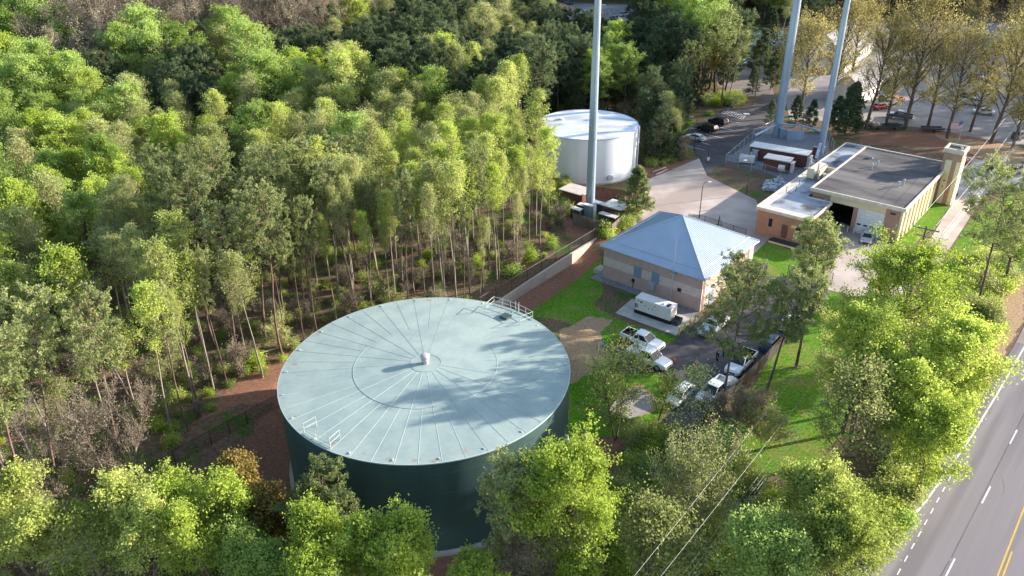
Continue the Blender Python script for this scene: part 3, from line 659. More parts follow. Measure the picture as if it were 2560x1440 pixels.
fence('chain_link_fence', [p-nrm*.4+Vector((0, 0, 1.72)) for p in ws]+[PG(1502, 590)+Vector((0, 0, 0))], 1.9, 'black chain link fence along the top of the retaining wall')
fence('chain_link_fence', [PG(*q) for q in ((300, 1260), (440, 1162), (530, 1112), (620, 1062), (700, 1018), (760, 975))], 1.9, 'black chain link fence in the shade left of the green tank', step=3.2)
fence('chain_link_fence', [P(*q) for q in ((1968, 690), (1985, 706), (2050, 700), (2078, 712))], 1.9, 'short black chain link fence at the gate by the driveway', step=2.2)
FR = [P(*q) for q in ((2052, 765), (1962, 860), (1892, 936), (1802, 1022), (1730, 1096))]
fence('screened_fence', FR, 2.0, 'long fence with brown privacy screen behind the parked pickups', solid='screen_brown', step=3.0, side=.7)
t_ = fence('chain_link_fence', [P(*q) for q in ((1720, 560), (1760, 566), (1800, 580), (1862, 600))], 1.9, 'black chain link fence behind the pump house roof', step=2.5)
tg = thing('gate_frame', P(1795, 575), 0, 'small dark steel A frame standing behind the pump house', 'gate')
MB().tube([(-.9, 0, 0), (0, 0, 2.3), (.9, 0, 0)], .05, 6).tube([(0, .9, 0), (0, 0, 2.3)], .05, 6).tube([(-.5, 0, 1), (.5, 0, 1)], .04, 6).obj('brace', 'dark_metal', tg)
MB().tube([(0, 0, 0), (0, 0, 2.6)], .06, 6).obj('post', 'dark_metal', tg)

# ------------------------------------------------------------------ mast compound
def shed(u, v, rz, L, W_, H, roofm, wallm, label, name='shelter', over=.15, rt=.14, slope=0, z=2):
    p = P(u, v, z); t = thing(name, p, rz, label, 'shed')
    MB().box((L/2, W_/2, H/2), (L, W_, H)).obj('wall', wallm, t)
    MB().box((L/2, W_/2, H+rt/2+.001), (L+2*over, W_+2*over, rt), ch=.02).obj('roof', roofm, t); return t
sa = R(-40)
sh = shed(1398, 503, sa, 4.9, 3.6, 2.3, 'roof_light', 'brick_red', 'brown hut with a leaf strewn flat roof, left of the grey mast foot')
sh = shed(1505, 545, sa, 3.6, 3.2, 2.4, 'shelter_white', 'wood_dark', 'small hut with pale flat roof right of the grey mast foot')
MB().box((1.0, -.02, 1.0), (.9, .05, 1.9)).obj('door', 'dark_metal', sh)
for u, v, L, H, lab, mm in ((1425, 545, 1.9, 1.9, 'grey cabinet with tan top, leftmost beside the mast foot', 'shelter_white'), (1443, 537, 1.3, 2.0, 'grey cabinet with pale top behind the leftmost one', 'shelter_white'), (1496, 563, 3.2, 2.2, 'long dark equipment cabinet at the front of the mast compound', 'roof_light'), (1482, 536, 2.4, 2.3, 'narrow shelf cabinet immediately right of the mast foot', 'galv_light')):
    p = P(u, v); t = thing('cabinet', p, sa, lab, 'cabinet'); MB().box((L/2, .5, H/2-.05), (L, 1.0, H-.1), ch=.03).obj('body', 'dark_metal', t); MB().box((L/2, .5, H), (L+.2, 1.2, .08)).obj('top', mm, t); MB().box((L*.3, -.01, H*.5), (.05, .04, .2)).obj('handle', 'rim', t)
t = thing('cable_cabinet', P(1456, 540), sa, 'blue grey cable cabinet against the front of the mast', 'cabinet')
MB().box((.9, .4, 1.1), (1.8, .8, 2.2), ch=.04).obj('body', 'galv', t); MB().box((.9, .4, 2.24), (1.9, .9, .06)).obj('top', 'shelter_white', t); MB().box((.5, -.02, 1.1), (.7, .03, 1.8)).obj('door', 'galv', t)
t = thing('cable_duct', P(1486, 550), 0, 'white upright cable duct right of the mast foot', 'duct')
MB().box((0, 0, 1.6), (.5, .4, 3.2), ch=.03).obj('duct', 'shelter_white', t); MB().box((0, 0, 3.24), (.6, .5, .08)).obj('cap', 'galv_light', t)
def plank_fence(pts, H, m, label, z=2):
    t = thing('plank_fence', (pts[0].x, pts[0].y, z), 0, label, 'fence'); o0 = pts[0]
    for a, b in zip(pts, pts[1:]):
        mb = MB(); L = (b-a).length; n = int(L/.16); rz = math.atan2(b.y-a.y, b.x-a.x); rg = random.Random(int(L*10))
        for k in range(n):
            p = a.lerp(b, (k+.5)/n)-o0; h_ = H+rg.uniform(-.05, .05); mb.box((p.x, p.y, h_/2), (.145, .025, h_), rz)
        mb.obj('planks', m, t)
        MB().box((((a+b)/2-o0).x+.03*math.sin(rz), ((a+b)/2-o0).y-.03*math.cos(rz), H*.8), (L, .05, .09), rz).obj('rail', m, t)
    for p in pts: MB().box(((p-o0).x, (p-o0).y, H/2+.05), (.14, .14, H+.1)).obj('post', m, t)
    return t
plank_fence([P(1432, 560), P(1528, 590), P(1562, 560)], 2.1, 'wood', 'weathered grey board fence in front of the mast compound')
plank_fence([P(1488, 492), P(1560, 502), P(1590, 488)], 2.1, 'wood_dark', 'reddish board fence between the mast and the white tank')

# ------------------------------------------------------------------ brick shelters compound
ba = math.atan2(P(2006, 398).y-P(1876, 372).y, P(2006, 398).x-P(1876, 372).x)
gp = [P(*q) for q in ((1812, 400), (1880, 352), (1935, 318), (2070, 340), (2075, 400), (2045, 440), (1985, 458), (1900, 425))]
tag(MB().prism([(p.x, p.y) for p in gp], 1.6, 2.03).obj('compound_gravel', 'gravel'), kind='structure')
def gcorner(u, v, z): return P(u, v, z)
bs = P(1872, 397); 
t = thing('brick_shelter', (bs.x, bs.y, 2), R(-33), 'long red brick equipment shelter with white flat roof, below the masts', 'building')
MB().box((5.7, 1.5, 1.35), (11.4, 3.0, 2.7)).obj('wall', 'brick_red', t)
MB().box((5.7, 1.5, 2.79), (11.8, 3.4, .18), ch=.03).obj('roof', 'shelter_white', t)
MB().box((1.3, -.45, 1.2), (1.0, .6, 2.1)).box((1.3, -.5, 2.3), (1.4, .9, .06)).obj('air_conditioner', 'galv_light', t)
for y in (.7, 1.9): MB().box((11.75, y+.2, 1.2), (.6, .8, 2.0), ch=.03).obj('air_conditioner', 'shelter_white', t)
MB().box((.4, -.12, 1.3), (.4, .2, .6)).obj('electric_box', 'shelter_white', t)
bs = P(1907, 425)
t = thing('brick_shelter', (bs.x, bs.y, 2), R(-33), 'short red brick equipment shelter with white roof, in front of the long one', 'building')
MB().box((2.4, 1.3, 1.25), (4.8, 2.6, 2.5)).obj('wall', 'brick_red', t)
MB().box((2.4, 1.3, 2.6), (5.2, 3.0, .18), ch=.03).obj('roof', 'shelter_white', t)
MB().tube([(3.1, -.5, 1.35), (4.3, -.5, 1.35)], .55, 12).box((3.7, -.2, 1.1), (1.2, .4, 1.0)).obj('air_conditioner', 'shelter_white', t)
MB().box((5.3, 1.2, 1.1), (.6, 1.0, 1.9), ch=.03).box((5.3, 1.2, 2.2), (.8, 1.6, .08)).obj('air_conditioner', 'shelter_white', t)
bs = P(1846, 410)
t = thing('generator', (bs.x, bs.y, 2), R(-18), 'pale grey generator with pipes on top, left end of the fenced compound', 'generator')
MB().box((1.5, .7, .2), (3.2, 1.5, .4)).obj('base_frame', 'dark_metal', t)
MB().box((1.5, .7, 1.05), (3.0, 1.3, 1.3), ch=.08).obj('enclosure', 'shelter_white', t)
MB().box((.5, .7, 1.8), (.7, .7, .2)).lathe([(.3, 0), (.3, .12), (.02, .13)], 16, (1.9, .7, 1.7)).tube([(.2, .4, 1.75), (2.8, .4, 1.75)], .06, 6).obj('top_duct', 'galv_light', t)
def frame3(pts_a, label, name='cable_bridge'):
    t = thing(name, pts_a[0], 0, label, 'cable bridge'); o0 = Vector(pts_a[0])
    for a, b in zip(pts_a, pts_a[1:]):
        a, b = Vector(a)-o0, Vector(b)-o0; L = (b-a).length; rz = math.atan2(b.y-a.y, b.x-a.x)
        MB().box(((a.x+b.x)/2, (a.y+b.y)/2, 3.0), (L, .6, .08), rz).box(((a.x+b.x)/2, (a.y+b.y)/2, 2.8), (L, .3, .14), rz).obj('tray', 'galv', t)
        for p in (a, b): MB().tube([(p.x, p.y, 0), (p.x, p.y, 3.0)], .07, 6).obj('post', 'galv', t)
    return t
frame3([P(1944, 342), P(2000, 346), P(2048, 362)], 'steel cable bridge linking the two right masts')
frame3([P(1884, 372), P(1936, 344)], 'steel cable bridge from the long brick shelter to the left mast')
frame3([P(2046, 392), P(2034, 432)], 'steel cable bridge in front of the thinner right mast')
fence('chain_link_fence', [P(*q) for q in ((1813, 412), (1910, 437), (1990, 462))], 2.1, 'galvanised chain link fence along the front of the brick shelters', post='galv_light', net='net_galv', step=3)
fence('chain_link_fence', [P(*q) for q in ((1813, 411), (1880, 352), (1930, 322))], 2.1, 'galvanised chain link fence between the brick shelters and the car park', post='galv_light', net='net_galv', step=3)
fence('chain_link_fence', [P(*q) for q in ((1960, 322), (2068, 345), (2082, 380))], 2.1, 'galvanised chain link fence behind the two right masts', post='galv_light', net='net_galv', step=3)
for u, v, L, lab in ((1966, 350, 3.6, 'wide grey cabinet between the two right masts'), (1948, 345, 1.2, 'narrow grey cabinet right of the thick mast foot')):
    t = thing('cabinet', P(u, v), R(-8), lab, 'cabinet'); MB().box((L/2, .5, 1.0), (L, 1.0, 2.0), ch=.03).obj('body', 'galv', t); MB().box((L/2, .5, 2.03), (L+.1, 1.1, .06)).obj('top', 'galv_light', t)
t = thing('cabinet', P(2028, 398), R(-35), 'tall brown brick meter wall beside the thinner right mast', 'cabinet'); MB().box((.5, .3, 1.3), (1.0, .5, 2.6)).obj('body', 'brick_red', t); MB().box((.5, .3, 2.63), (1.1, .6, .06)).obj('top', 'galv_light', t)
# stone piles
rg = random.Random(5)
def stones(pxs, n, label, hmax=.5):
    t = thing('stone_heap', P(*pxs[0]), 0, label, 'stones'); o0 = P(*pxs[0]); mb = MB()
    pl = [P(*q)-o0 for q in pxs]; x0, x1 = min(p.x for p in pl), max(p.x for p in pl); y0, y1 = min(p.y for p in pl), max(p.y for p in pl); k = 0
    px = [(p.x, p.y) for p in pl]
    while k < n:
        x, y = rg.uniform(x0, x1), rg.uniform(y0, y1)
        if not inpoly(np.array([x]), np.array([y]), px)[0]: continue
        s = rg.uniform(.16, .4); z = rg.uniform(0, hmax); vs = []
        for i in range(8): vs.append((x+(1 if i & 1 else -1)*s*rg.uniform(.5, 1), y+(1 if i & 2 else -1)*s*rg.uniform(.5, 1), z+(1 if i & 4 else -1)*s*rg.uniform(.4, .8)))
        mb.add(vs, [(0, 2, 3, 1), (4, 5, 7, 6), (0, 1, 5, 4), (1, 3, 7, 5), (3, 2, 6, 7), (2, 0, 4, 6)]); k += 1
    tag(mb.obj('stones', 'stone', t), kind='stuff')
stones([(1908, 478), (1914, 456), (1945, 448), (1972, 462), (1965, 480)], 210, 'heap of blue white riprap stones beside the station wing')
stones([(2006, 405), (2010, 390), (2035, 394), (2038, 420), (2010, 424)], 110, 'scattered grey stones at the foot of the cable bridge', .15)

# ------------------------------------------------------------------ station
sA = P(2033.6, 470, 8.0); sa1 = R(-39.9); s1 = Vector((math.cos(sa1), math.sin(sa1))); sa2 = sa1+math.pi/2
A0 = Vector((sA.x, sA.y))
t = thing('fire_station', (A0.x, A0.y, 2.0), sa1, 'flat roofed tan garage building with two bays, low wing and square tower', 'building')
BW_, BD = 14.3, 26.5; BH = 6.0
def B(x0, x1, y0, y1, z0, z1, name, m, par=None, ch=0): return MB().box(((x0+x1)/2, (y0+y1)/2, (z0+z1)/2), (x1-x0, y1-y0, z1-z0), ch=ch).obj(name, m, par or t)
dz = 4.35
# front wall with two bay openings
B(0, 3.1, 0, .4, -1, BH-.35, 'wall', 'brick_tan'); B(7.1, 7.8, 0, .4, -.3, dz, 'pier', 'brick_tan'); B(12.1, BW_, 0, .4, -1, BH-.35, 'wall', 'brick_tan')
B(3.1, 12.1, -.02, .4, dz, BH-.35, 'lintel', 'stucco')
B(0, .35, .4, BD, -1, BH-.35, 'wall', 'brick_tan'); B(0, BW_, BD-.35, BD, -1, BH-.35, 'wall', 'brick_tan')
B(BW_-.35, BW_-.02, .4, BD-.35, -1, BH-.35, 'wall', 'brick_tan')
for k in range(9):
    y = .15+k*2.35; B(BW_-.02, BW_+.42, y, y+.95, -1, BH-.36, 'rib', 'stucco')
    B(BW_-.018, BW_+.06, y+.96, y+2.34, -1, BH-.4, 'wall_panel', 'stucco')
rf = B(-.05, BW_+.45, -.3, BD+.1, BH-.34, BH, 'roof', 'roof_dark')
par = MB()
for c, d in (((BW_/2+.2, -.35, BH-.12), (BW_+1.2, .3, .62)), ((-.18, BD/2, BH-.12), (.3, BD+.38, .62)), ((BW_/2+.2, BD+.2, BH-.12), (BW_+1.2, .3, .62)), ((BW_+.62, BD/2-.1, BH-.12), (.3, BD+.3, .62))): par.box(c, d, ch=.02)
par.obj('parapet', 'trim', rf)
for x, y in ((4.7, 15.0), (5.0, 17.2), (11.0, 9.0), (11.4, 10.6)):
    MB().lathe([(.12, 0), (.12, .8), (.2, .84), (.2, 1.05), (.02, 1.1)], 12, (x, y, BH)).obj('vent_pipe', 'galv_light', rf)
MB().box((2.6, 21, BH+.15), (.8, .6, .3), ch=.03).tube([(2.3, 20.6, BH+.35), (3.2, 20.9, BH+.38)], .1, 8).obj('roof_unit', 'galv_light', rf)
# left bay open: a room with near black inner walls and floor
B(3.1, 12.1, 9.0, 9.2, -.02, BH-.4, 'inner_wall', 'dark_metal'); B(7.35, 7.45, .5, 9.0, -.02, BH-.4, 'inner_wall', 'dark_metal'); B(.36, BW_-.36, .4, 9.0, -.05, .02, 'bay_floor', 'dark_metal'); B(.36, .5, .4, 9.0, 0, BH-.4, 'inner_wall', 'dark_metal')
gd = B(7.8, 12.1, .12, .2, 0, dz, 'garage_door', 'paint_white')
for k in range(4): B(8.05+k*1.05, 8.65+k*1.05, .09, .13, 1.45, 1.72, 'window', 'glass', gd)
pn = MB()
for k in range(1, 8): pn.box((9.95, .115, dz*k/8), (4.3, .02, .03))
pn.obj('panel_joint', 'galv_light', gd)
B(2.2, 2.6, -.25, 0, 4.5, 4.75, 'wall_lamp', 'galv_light'); B(12.8, 13.6, -.06, 0, 4.6, 4.95, 'sign_plate', 'dark_metal')
for x in (6.95, 7.95): MB().lathe([(.09, 0), (.09, 1.0), (.01, 1.05)], 10, (x, -.5, 0)).obj('door_bollard', 'shelter_white', t)
# low wing
AH = 4.75
wing = [(-6.9, -9.0), (.9, -9.6), (.9, -2.4), (0, -2.4), (0, 30.5), (-6.9, 30.5)]
x0w, y0w = -7.6, -5.0
fl = P(1896, 517.5, 6.75); q = Vector((fl.x, fl.y))-A0; x0w = q.dot(s1); y0w = q.dot(Vector((-s1.y, s1.x)))
fr_ = P(2024, 549, 6.75); q = Vector((fr_.x, fr_.y))-A0; x1w = q.dot(s1)
bk = P(2113, 358, 6.75); q = Vector((bk.x, bk.y))-A0; y1w = q.dot(Vector((-s1.y, s1.x)))
nt_ = P(2075, 508, 6.75); q = Vector((nt_.x, nt_.y))-A0; ynw = min(-.6, q.dot(Vector((-s1.y, s1.x)))); x1w = (x1w+q.dot(s1))/2
def L_prism(x0, y0, x1, yn, y1, z0, z1, ins=0):
    return MB().prism([(x0+ins, y0+ins), (x1-ins, y0+ins), (x1-ins, yn-ins), (0-ins-.36, yn-ins), (0-ins-.36, y1-ins), (x0+ins, y1-ins)], z0, z1)
L_prism(x0w, y0w, x1w, ynw, y1w, -1.6, AH-.25).obj('wing_wall', 'brick_orange', t)
wr = L_prism(x0w-.25, y0w-.25, x1w+.25, ynw+.2, y1w+.25, AH-.24, AH).obj('wing_roof', 'roof_membrane', t)
kb = MB()
xw0, xw1, yw0, yw1 = x0w-.25, x1w+.25, y0w-.25, y1w+.25
for a, b in (((xw0, yw0), (xw1, yw0)), ((xw1, yw0), (xw1, ynw+.2)), ((xw0, yw0), (xw0, yw1)), ((xw0, yw1), (-.4, yw1)), ((xw1, ynw+.2), (-.3, ynw+.2))):
    kb.box(((a[0]+b[0])/2, (a[1]+b[1])/2, AH-.06), (abs(a[0]-b[0])+.22, abs(a[1]-b[1])+.22, .5), ch=.02)
kb.obj('parapet', 'trim', wr)
B(xw0+.12, xw1-.12, yw0+.12, yw0+2.0, AH, AH+.03, 'walkway_strip', 'roof_light', wr); B(xw0+.12, xw0+1.3, yw0+2.0, y1w*.55, AH, AH+.028, 'walkway_strip', 'roof_light', wr)
MB().box((-1.9, 9.2, AH+.9), (.25, 3.4, 1.8)).box((-3.2, 10.8, AH+.9), (.25, .2, 1.8)).box((-1.0, 10.9, AH+.75), (1.8, .2, 1.5)).obj('screen_wall', 'stucco', wr)
MB().box((-3.4, 7.6, AH+.9), (1.3, .25, 1.8)).obj('screen_wall', 'stucco', wr)
MB().lathe([(.6, 0), (.6, .9), (.5, .95), (.1, .95)], 20, (-1.0, 8.8, AH)).obj('condenser', 'galv_light', wr)
for x, y in ((-4.0, -1.4), (-2.8, -.2), (-3.6, 3.2)): MB().lathe([(.05, 0), (.05, .9), (.12, .92), (.02, 1.0)], 8, (x, y, AH)).obj('vent_pipe', 'dark_metal', wr)
B(x0w+2.1, x0w+2.7, y0w-.03, y0w+.1, 1.9, 3.3, 'window', 'glass'); B(x0w+4.4, x0w+5.4, y0w-.04, y0w+.1, .6, 2.9, 'door', 'wood_dark'); B(x0w+6.7, x0w+7.6, y0w-.03, y0w+.1, 1.6, 3.0, 'window', 'glass')
po = B(x0w+3.2, x1w+.3, y0w-1.7, y0w-.04, .0, .3, 'porch_deck', 'dark_metal'); B(x0w+3.2, x1w+.3, y0w-1.85, y0w-1.71, -.3, .25, 'porch_beam', 'stucco', po); 
for x in (x0w+3.35, x1w): B(x-.12, x+.12, y0w-1.8, y0w-1.5, -2, .0, 'porch_pier', 'brick_orange', po)
rl = MB(); rl.tube([(x0w+3.3, y0w-1.6, 1.25), (x1w, y0w-1.6, 1.25)], .03, 6)
for k in range(8): x = x0w+3.3+k*(x1w-x0w-3.3)/7; rl.tube([(x, y0w-1.6, .3), (x, y0w-1.6, 1.25)], .025, 5)
rl.obj('porch_railing', 'wood_dark', po)
# tower
ct = P(2350, 508, 2); q = Vector((ct.x, ct.y))-A0; tx1 = q.dot(s1)+1.6; ty0 = q.dot(Vector((-s1.y, s1.x))); TWx, TWy, THt = 3.0, 3.2, 9.6
tx0 = tx1-TWx
B(tx0, tx1, ty0, ty0+TWy, -1, THt, 'tower_wall', 'brick_tan')
B(tx0+.55, tx0+1.6, ty0-.08, ty0+.01, -.5, THt-1.5, 'tower_panel', 'stucco'); B(tx0+2.35, tx1+.08, ty0-.08, ty0+.4, -.5, THt-1.6, 'tower_panel', 'stucco'); B(tx1-.01, tx1+.09, ty0+.6, ty0+TWy-.2, -.5, THt-1.3, 'tower_panel', 'stucco')
tr = B(tx0-.08, tx1+.1, ty0-.1, ty0+TWy+.08, THt-.02, THt+.2, 'tower_roof', 'roof_dark')
pt = MB(); 
for c, d in (((tx0, ty0+TWy/2, THt+.15), (.35, TWy+.5, .75)), ((tx1, ty0+TWy/2, THt+.15), (.35, TWy+.5, .75)), (((tx0+tx1)/2, ty0, THt+.15), (TWx-.4, .35, .748)), (((tx0+tx1)/2, ty0+TWy, THt+.15), (TWx-.4, .35, .748))): pt.box(c, d)
pt.obj('parapet', 'trim', tr)
for k, (z, s_) in enumerate(((4.3, .3), (3.2, .12))): MB().tube([(tx0+1.0, ty0-.12, z), (tx0+1.0+s_, ty0-.13, z+.1)], .09, 6).obj('wall_fixture', 'dark_metal', t)
MB().box((tx1-.5, ty0+.4, THt+.7), (.35, .35, .5)).obj('siren', 'galv_light', tr)

# flagpole
fp = P(2388, 384); t = thing('flagpole', fp, 0, 'thin white flagpole flying a striped national flag, behind the tower', 'flagpole')
FH = 7.2
MB().tube([(0, 0, 0), (0, 0, FH)], [.07, .045], 8).lathe([(.01, FH), (.11, FH+.08), (.01, FH+.2)], 10).obj('pole', 'galv_light', t)
def flag_pt(a, b): return Vector((-.05-a*2.3, -.25*math.sin(a*5)-.15*a, FH-.25-b*1.45-a*.28+.07*math.sin(a*7+b)))
def flag_part(a0, a1, b0, b1, name, m, par, n=10, off_=0):
    mb = MB(); vs = []
    for i in range(n+1):
        for j in (0, 1):
            p = flag_pt(a0+(a1-a0)*i/n, (b0, b1)[j]); vs += [p+Vector((0, -.012-off_, 0)), p+Vector((0, .012+off_, 0))]
    fs = []
    for i in range(n): o = i*4; fs += [(o, o+4, o+6, o+2), (o+1, o+3, o+7, o+5), (o, o+1, o+5, o+4), (o+2, o+6, o+7, o+3)]
    mb.add(vs, fs); return mb.obj(name, m, par)
fl_ = flag_part(0, 1, 0, 1, 'flag', 'paint_white', t)
for k in range(7): flag_part(0, 1, 2*k/13, (2*k+1)/13, 'red_stripe', 'tail_lamp', fl_, off_=.004)
M['flag_blue'] = mat('flag_blue', (.03, .05, .22), .8); flag_part(0, .42, 0, 7/13, 'canton', 'flag_blue', fl_, off_=.008)
st = MB()
for i in range(5):
    for j in range(4):
        p = flag_pt(.04+i*.085, .06+j*.13)
        st.box((p.x, p.y-.03, p.z), (.06, .01, .06))
st.obj('stars', 'paint_white', fl_)
# ------------------------------------------------------------------ vehicles
paints = {}
def paint(c):
    if c not in paints:
        m = mat('car_paint', c, .28, spec=.5); b = m.node_tree.nodes['Principled BSDF']; b.inputs['Coat Weight'].default_value = .5; b.inputs['Coat Roughness'].default_value = .08; paints[c] = m
    return paints[c]
WHITE = (.72, .74, .77)
def interp(tab, x): return float(np.interp(x, [a for a, _ in tab], [b for _, b in tab]))
SPEC = {
 'sedan': dict(L=4.75, W=1.82, r=.33, wb=(-1.38, 1.42), top=[(-2.37, .72), (-2.3, .95), (-1.7, 1.02), (.95, .98), (1.6, .93), (2.25, .78), (2.37, .6)], belt=.97, gh=(-1.75, -1.05, .42, 1.2), roof=1.43, ghw=(.80, .60)),
 'suv': dict(L=4.8, W=1.92, r=.37, wb=(-1.42, 1.45), top=[(-2.4, .8), (-2.35, 1.08), (-1.0, 1.1), (1.1, 1.08), (1.7, 1.04), (2.25, .92), (2.4, .7)], belt=1.07, gh=(-2.3, -2.0, .35, 1.15), roof=1.72, ghw=(.84, .68)),
 'pickup': dict(L=5.8, W=2.0, r=.41, wb=(-1.75, 1.85), top=[(-2.9, .8), (-2.85, .82), (-.98, .82), (-.95, 1.2), (1.35, 1.2), (1.9, 1.17), (2.7, 1.08), (2.9, .85)], belt=1.19, gh=(-.95, -.75, .55, 1.35), roof=1.88, ghw=(.88, .72)),
}
def vehicle(kind, c, u, v, u2, v2, label, name=None, cat=None, z=2.02, group=None, detail=True, bedliner=True):
    """centre on the ground at pixel (u,v), nose pointing towards ground pixel (u2,v2)"""
    S_ = SPEC[kind]; p = P(u, v, z); q = P(u2, v2, z); rz = math.atan2(q.y-p.y, q.x-p.x)
    t = thing(name or {'sedan': 'parked_car', 'suv': 'parked_suv', 'pickup': 'pickup_truck'}[kind], p, rz, label, cat or {'sedan': 'car', 'suv': 'car', 'pickup': 'pickup truck'}[kind], group)
    pm = paint(c); L, W_ = S_['L'], S_['W']; hw = W_/2; zb = .3 if kind != 'pickup' else .42
    xs = sorted(set([a for a, _ in S_['top']]+[-L/2+.12, L/2-.12]+list(np.linspace(-L/2+.3, L/2-.3, 12))))
    rings = []
    for x in xs:
        e = max(0, abs(x)-(L/2-.45))/.45; wv = hw*(1-.16*e*e); zt = interp(S_['top'], x); zs = min(zt-.06, .78+.1*(kind != 'sedan'))
        bz = zb+.1*e
        for wx in S_['wb']:
            if abs(x-wx) < S_['r']+.02: bz = max(bz, zb)
        rings.append([(x, -wv*.9, bz), (x, -wv, bz+.14), (x, -wv, zs), (x, -wv*.965, zt-.05), (x, -wv*.86, zt), (x, wv*.86, zt), (x, wv*.965, zt-.05), (x, wv, zs), (x, wv, bz+.14), (x, wv*.9, bz)])
    MB().loft(rings).obj('body', pm, t)
    x0, x1, x2, x3 = S_['gh']; zbt, zr = S_['belt'], S_['roof']; a, b_ = S_['ghw']
    MB().add([(x0, -a, zbt), (x3, -a, zbt), (x3, a, zbt), (x0, a, zbt), (x1, -b_, zr-.03), (x2, -b_, zr-.03), (x2, b_, zr-.03), (x1, b_, zr-.03)], [(0, 3, 2, 1), (4, 5, 6, 7), (0, 1, 5, 4), (1, 2, 6, 5), (2, 3, 7, 6), (3, 0, 4, 7)]).obj('windows', 'glass', t)
    rm = MB().loft([[(x1-.06, -b_-.03, zr-.05), (x1-.02, -b_*.9, zr+.0), (x1-.02, b_*.9, zr), (x1-.06, b_+.03, zr-.05)], [((x1+x2)/2, -b_-.04, zr-.04), ((x1+x2)/2, -b_*.88, zr+.04), ((x1+x2)/2, b_*.88, zr+.04), ((x1+x2)/2, b_+.04, zr-.04)], [(x2+.06, -b_-.03, zr-.07), (x2+.02, -b_*.9, zr-.01), (x2+.02, b_*.9, zr-.01), (x2+.06, b_+.03, zr-.07)]])
    for s in (-1, 1):
        for (xa, xb) in ((x0, x1), (x3, x2)): rm.tube([(xa, s*(a+.01), zbt-.02), (xb, s*(b_+.01), zr-.03)], .055, 5)
        xm = (x1+x2)/2-.1; rm.tube([(xm, s*(a+.012), zbt), (xm, s*(b_+.02), zr-.03)], .04, 5)
        if kind == 'suv': rm.tube([(x1+.75, s*(a+.012), zbt), (x1+.7, s*(b_+.02), zr-.03)], .05, 5)
    rm.obj('roof', pm, t)
    for wx in S_['wb']:
        for s in (-1, 1):
            wh = MB().lathe([(S_['r']*.62, -.11), (S_['r']*.95, -.11), (S_['r'], -.06), (S_['r'], .06), (S_['r']*.95, .11), (S_['r']*.62, .11)], 18)
            y = s*(hw-.09); o = wh.obj('wheel', 'tire', t); o.rotation_euler = (R(90), 0, 0); o.location = (wx, y, S_['r'])
            r_ = MB().lathe([(.02, s*-.07), (S_['r']*.3, s*-.09), (S_['r']*.63, s*-.075), (S_['r']*.63, .0)], 12).obj('rim', 'rim', o)
            ar = MB().lathe([(S_['r']*1.0, 0), (S_['r']*1.17, 0), (S_['r']*1.17, s*-.02), (S_['r']*1.0, s*-.02)], 18).obj('wheel_arch', 'black', t); ar.rotation_euler = (R(90), 0, 0); ar.location = (wx, s*(hw+.0), S_['r']+.02)
    zl = {'sedan': .66, 'suv': .82, 'pickup': .92}[kind]
    for s in (-1, 1):
        MB().box((L/2-.1, s*(hw-.3), zl), (.16, .34, .15), ch=.02).obj('headlight', 'head_lamp', t)
        MB().box((-L/2+.06, s*(hw-.2), zl+.1), (.14, .2, .28 if kind != 'sedan' else .16), ch=.02).obj('taillight', 'tail_lamp', t)
        MB().box((x3-.35, s*(hw+.06), zbt+.05), (.14, .2, .14), ch=.03).obj('mirror', pm, t)
    MB().box((L/2-.03, 0, zl-.18), (.08, W_*.5, .2)).obj('grille', 'black', t)
    if kind == 'pickup':
        bd = MB()
        for s in (-1, 1): bd.box((-1.93, s*(hw-.07), 1.0), (1.9, .12, .5))
        bd.box((-2.84, 0, 1.0), (.1, W_-.24, .5)); bd.obj('bed', pm, t)
        MB().box((-1.9, 0, .84), (1.8, W_-.28, .05)).box((-1.9, -(hw-.145), 1.03), (1.78, .02, .4)).box((-1.9, hw-.145, 1.03), (1.78, .02, .4)).box((-2.78, 0, 1.03), (.02, W_-.3, .4)).obj('bed_liner', 'black' if bedliner else pm, t)
        MB().box((-2.95, 0, .55), (.14, W_*.9, .18), ch=.03).obj('bumper', 'rim', t)
    return t
vehicle('pickup', WHITE, 1606, 862, 1655, 882, 'white crew cab pickup with black bed on the lawn edge, left of the traffic cones')
vehicle('pickup', WHITE, 1622, 906, 1664, 925, 'white pickup half hidden by the budding tree, beside the one with the black bed', bedliner=False)
vehicle('pickup', WHITE, 1784, 824, 1812, 800, 'white pickup parked by the yellow bollards at the pump house', bedliner=False)
vehicle('suv', (.66, .70, .74), 1975, 815, 2003, 778, 'white suv with dark rear window by the gate end of the screened fence')
vehicle('suv', (.03, .06, .13), 1928, 866, 1958, 835, 'dark blue suv in the shade behind the pine trunk')
vehicle('pickup', WHITE, 1850, 918, 1822, 948, 'white pickup under the pine boughs against the screened fence')
vehicle('sedan', (.62, .64, .66), 1700, 996, 1676, 1018, 'silver white sedan nearest the green tank in the truck lot')
vehicle('pickup', (.70, .71, .70), 1783, 990, 1758, 1012, 'white pickup beside the silver sedan, nose towards the brush', bedliner=False)
vehicle('sedan', (.46, .45, .42), 2166, 600, 2160, 622, 'silver beige sedan outside the white garage door')
vehicle('sedan', (.32, .02, .03), 2401, 412, 2380, 418, 'dark red sedan behind the square tower')
vehicle('pickup', (.02, .025, .03), 2484, 425, 2462, 440, 'black pickup on the pale apron, left of two dark vehicles')
vehicle('suv', (.025, .035, .05), 2530, 436, 2504, 450, 'dark suv at the right edge of the pale apron')
vehicle('sedan', (.66, .67, .70), 1738, 350, 1716, 345, 'white sedan in the first bay beside the trees')
vehicle('suv', (.012, .012, .015), 1768, 328, 1744, 322, 'black suv parked between the white sedan and another black suv')
vehicle('suv', (.014, .016, .022), 1794, 311, 1772, 305, 'black suv next to the hatched bay')
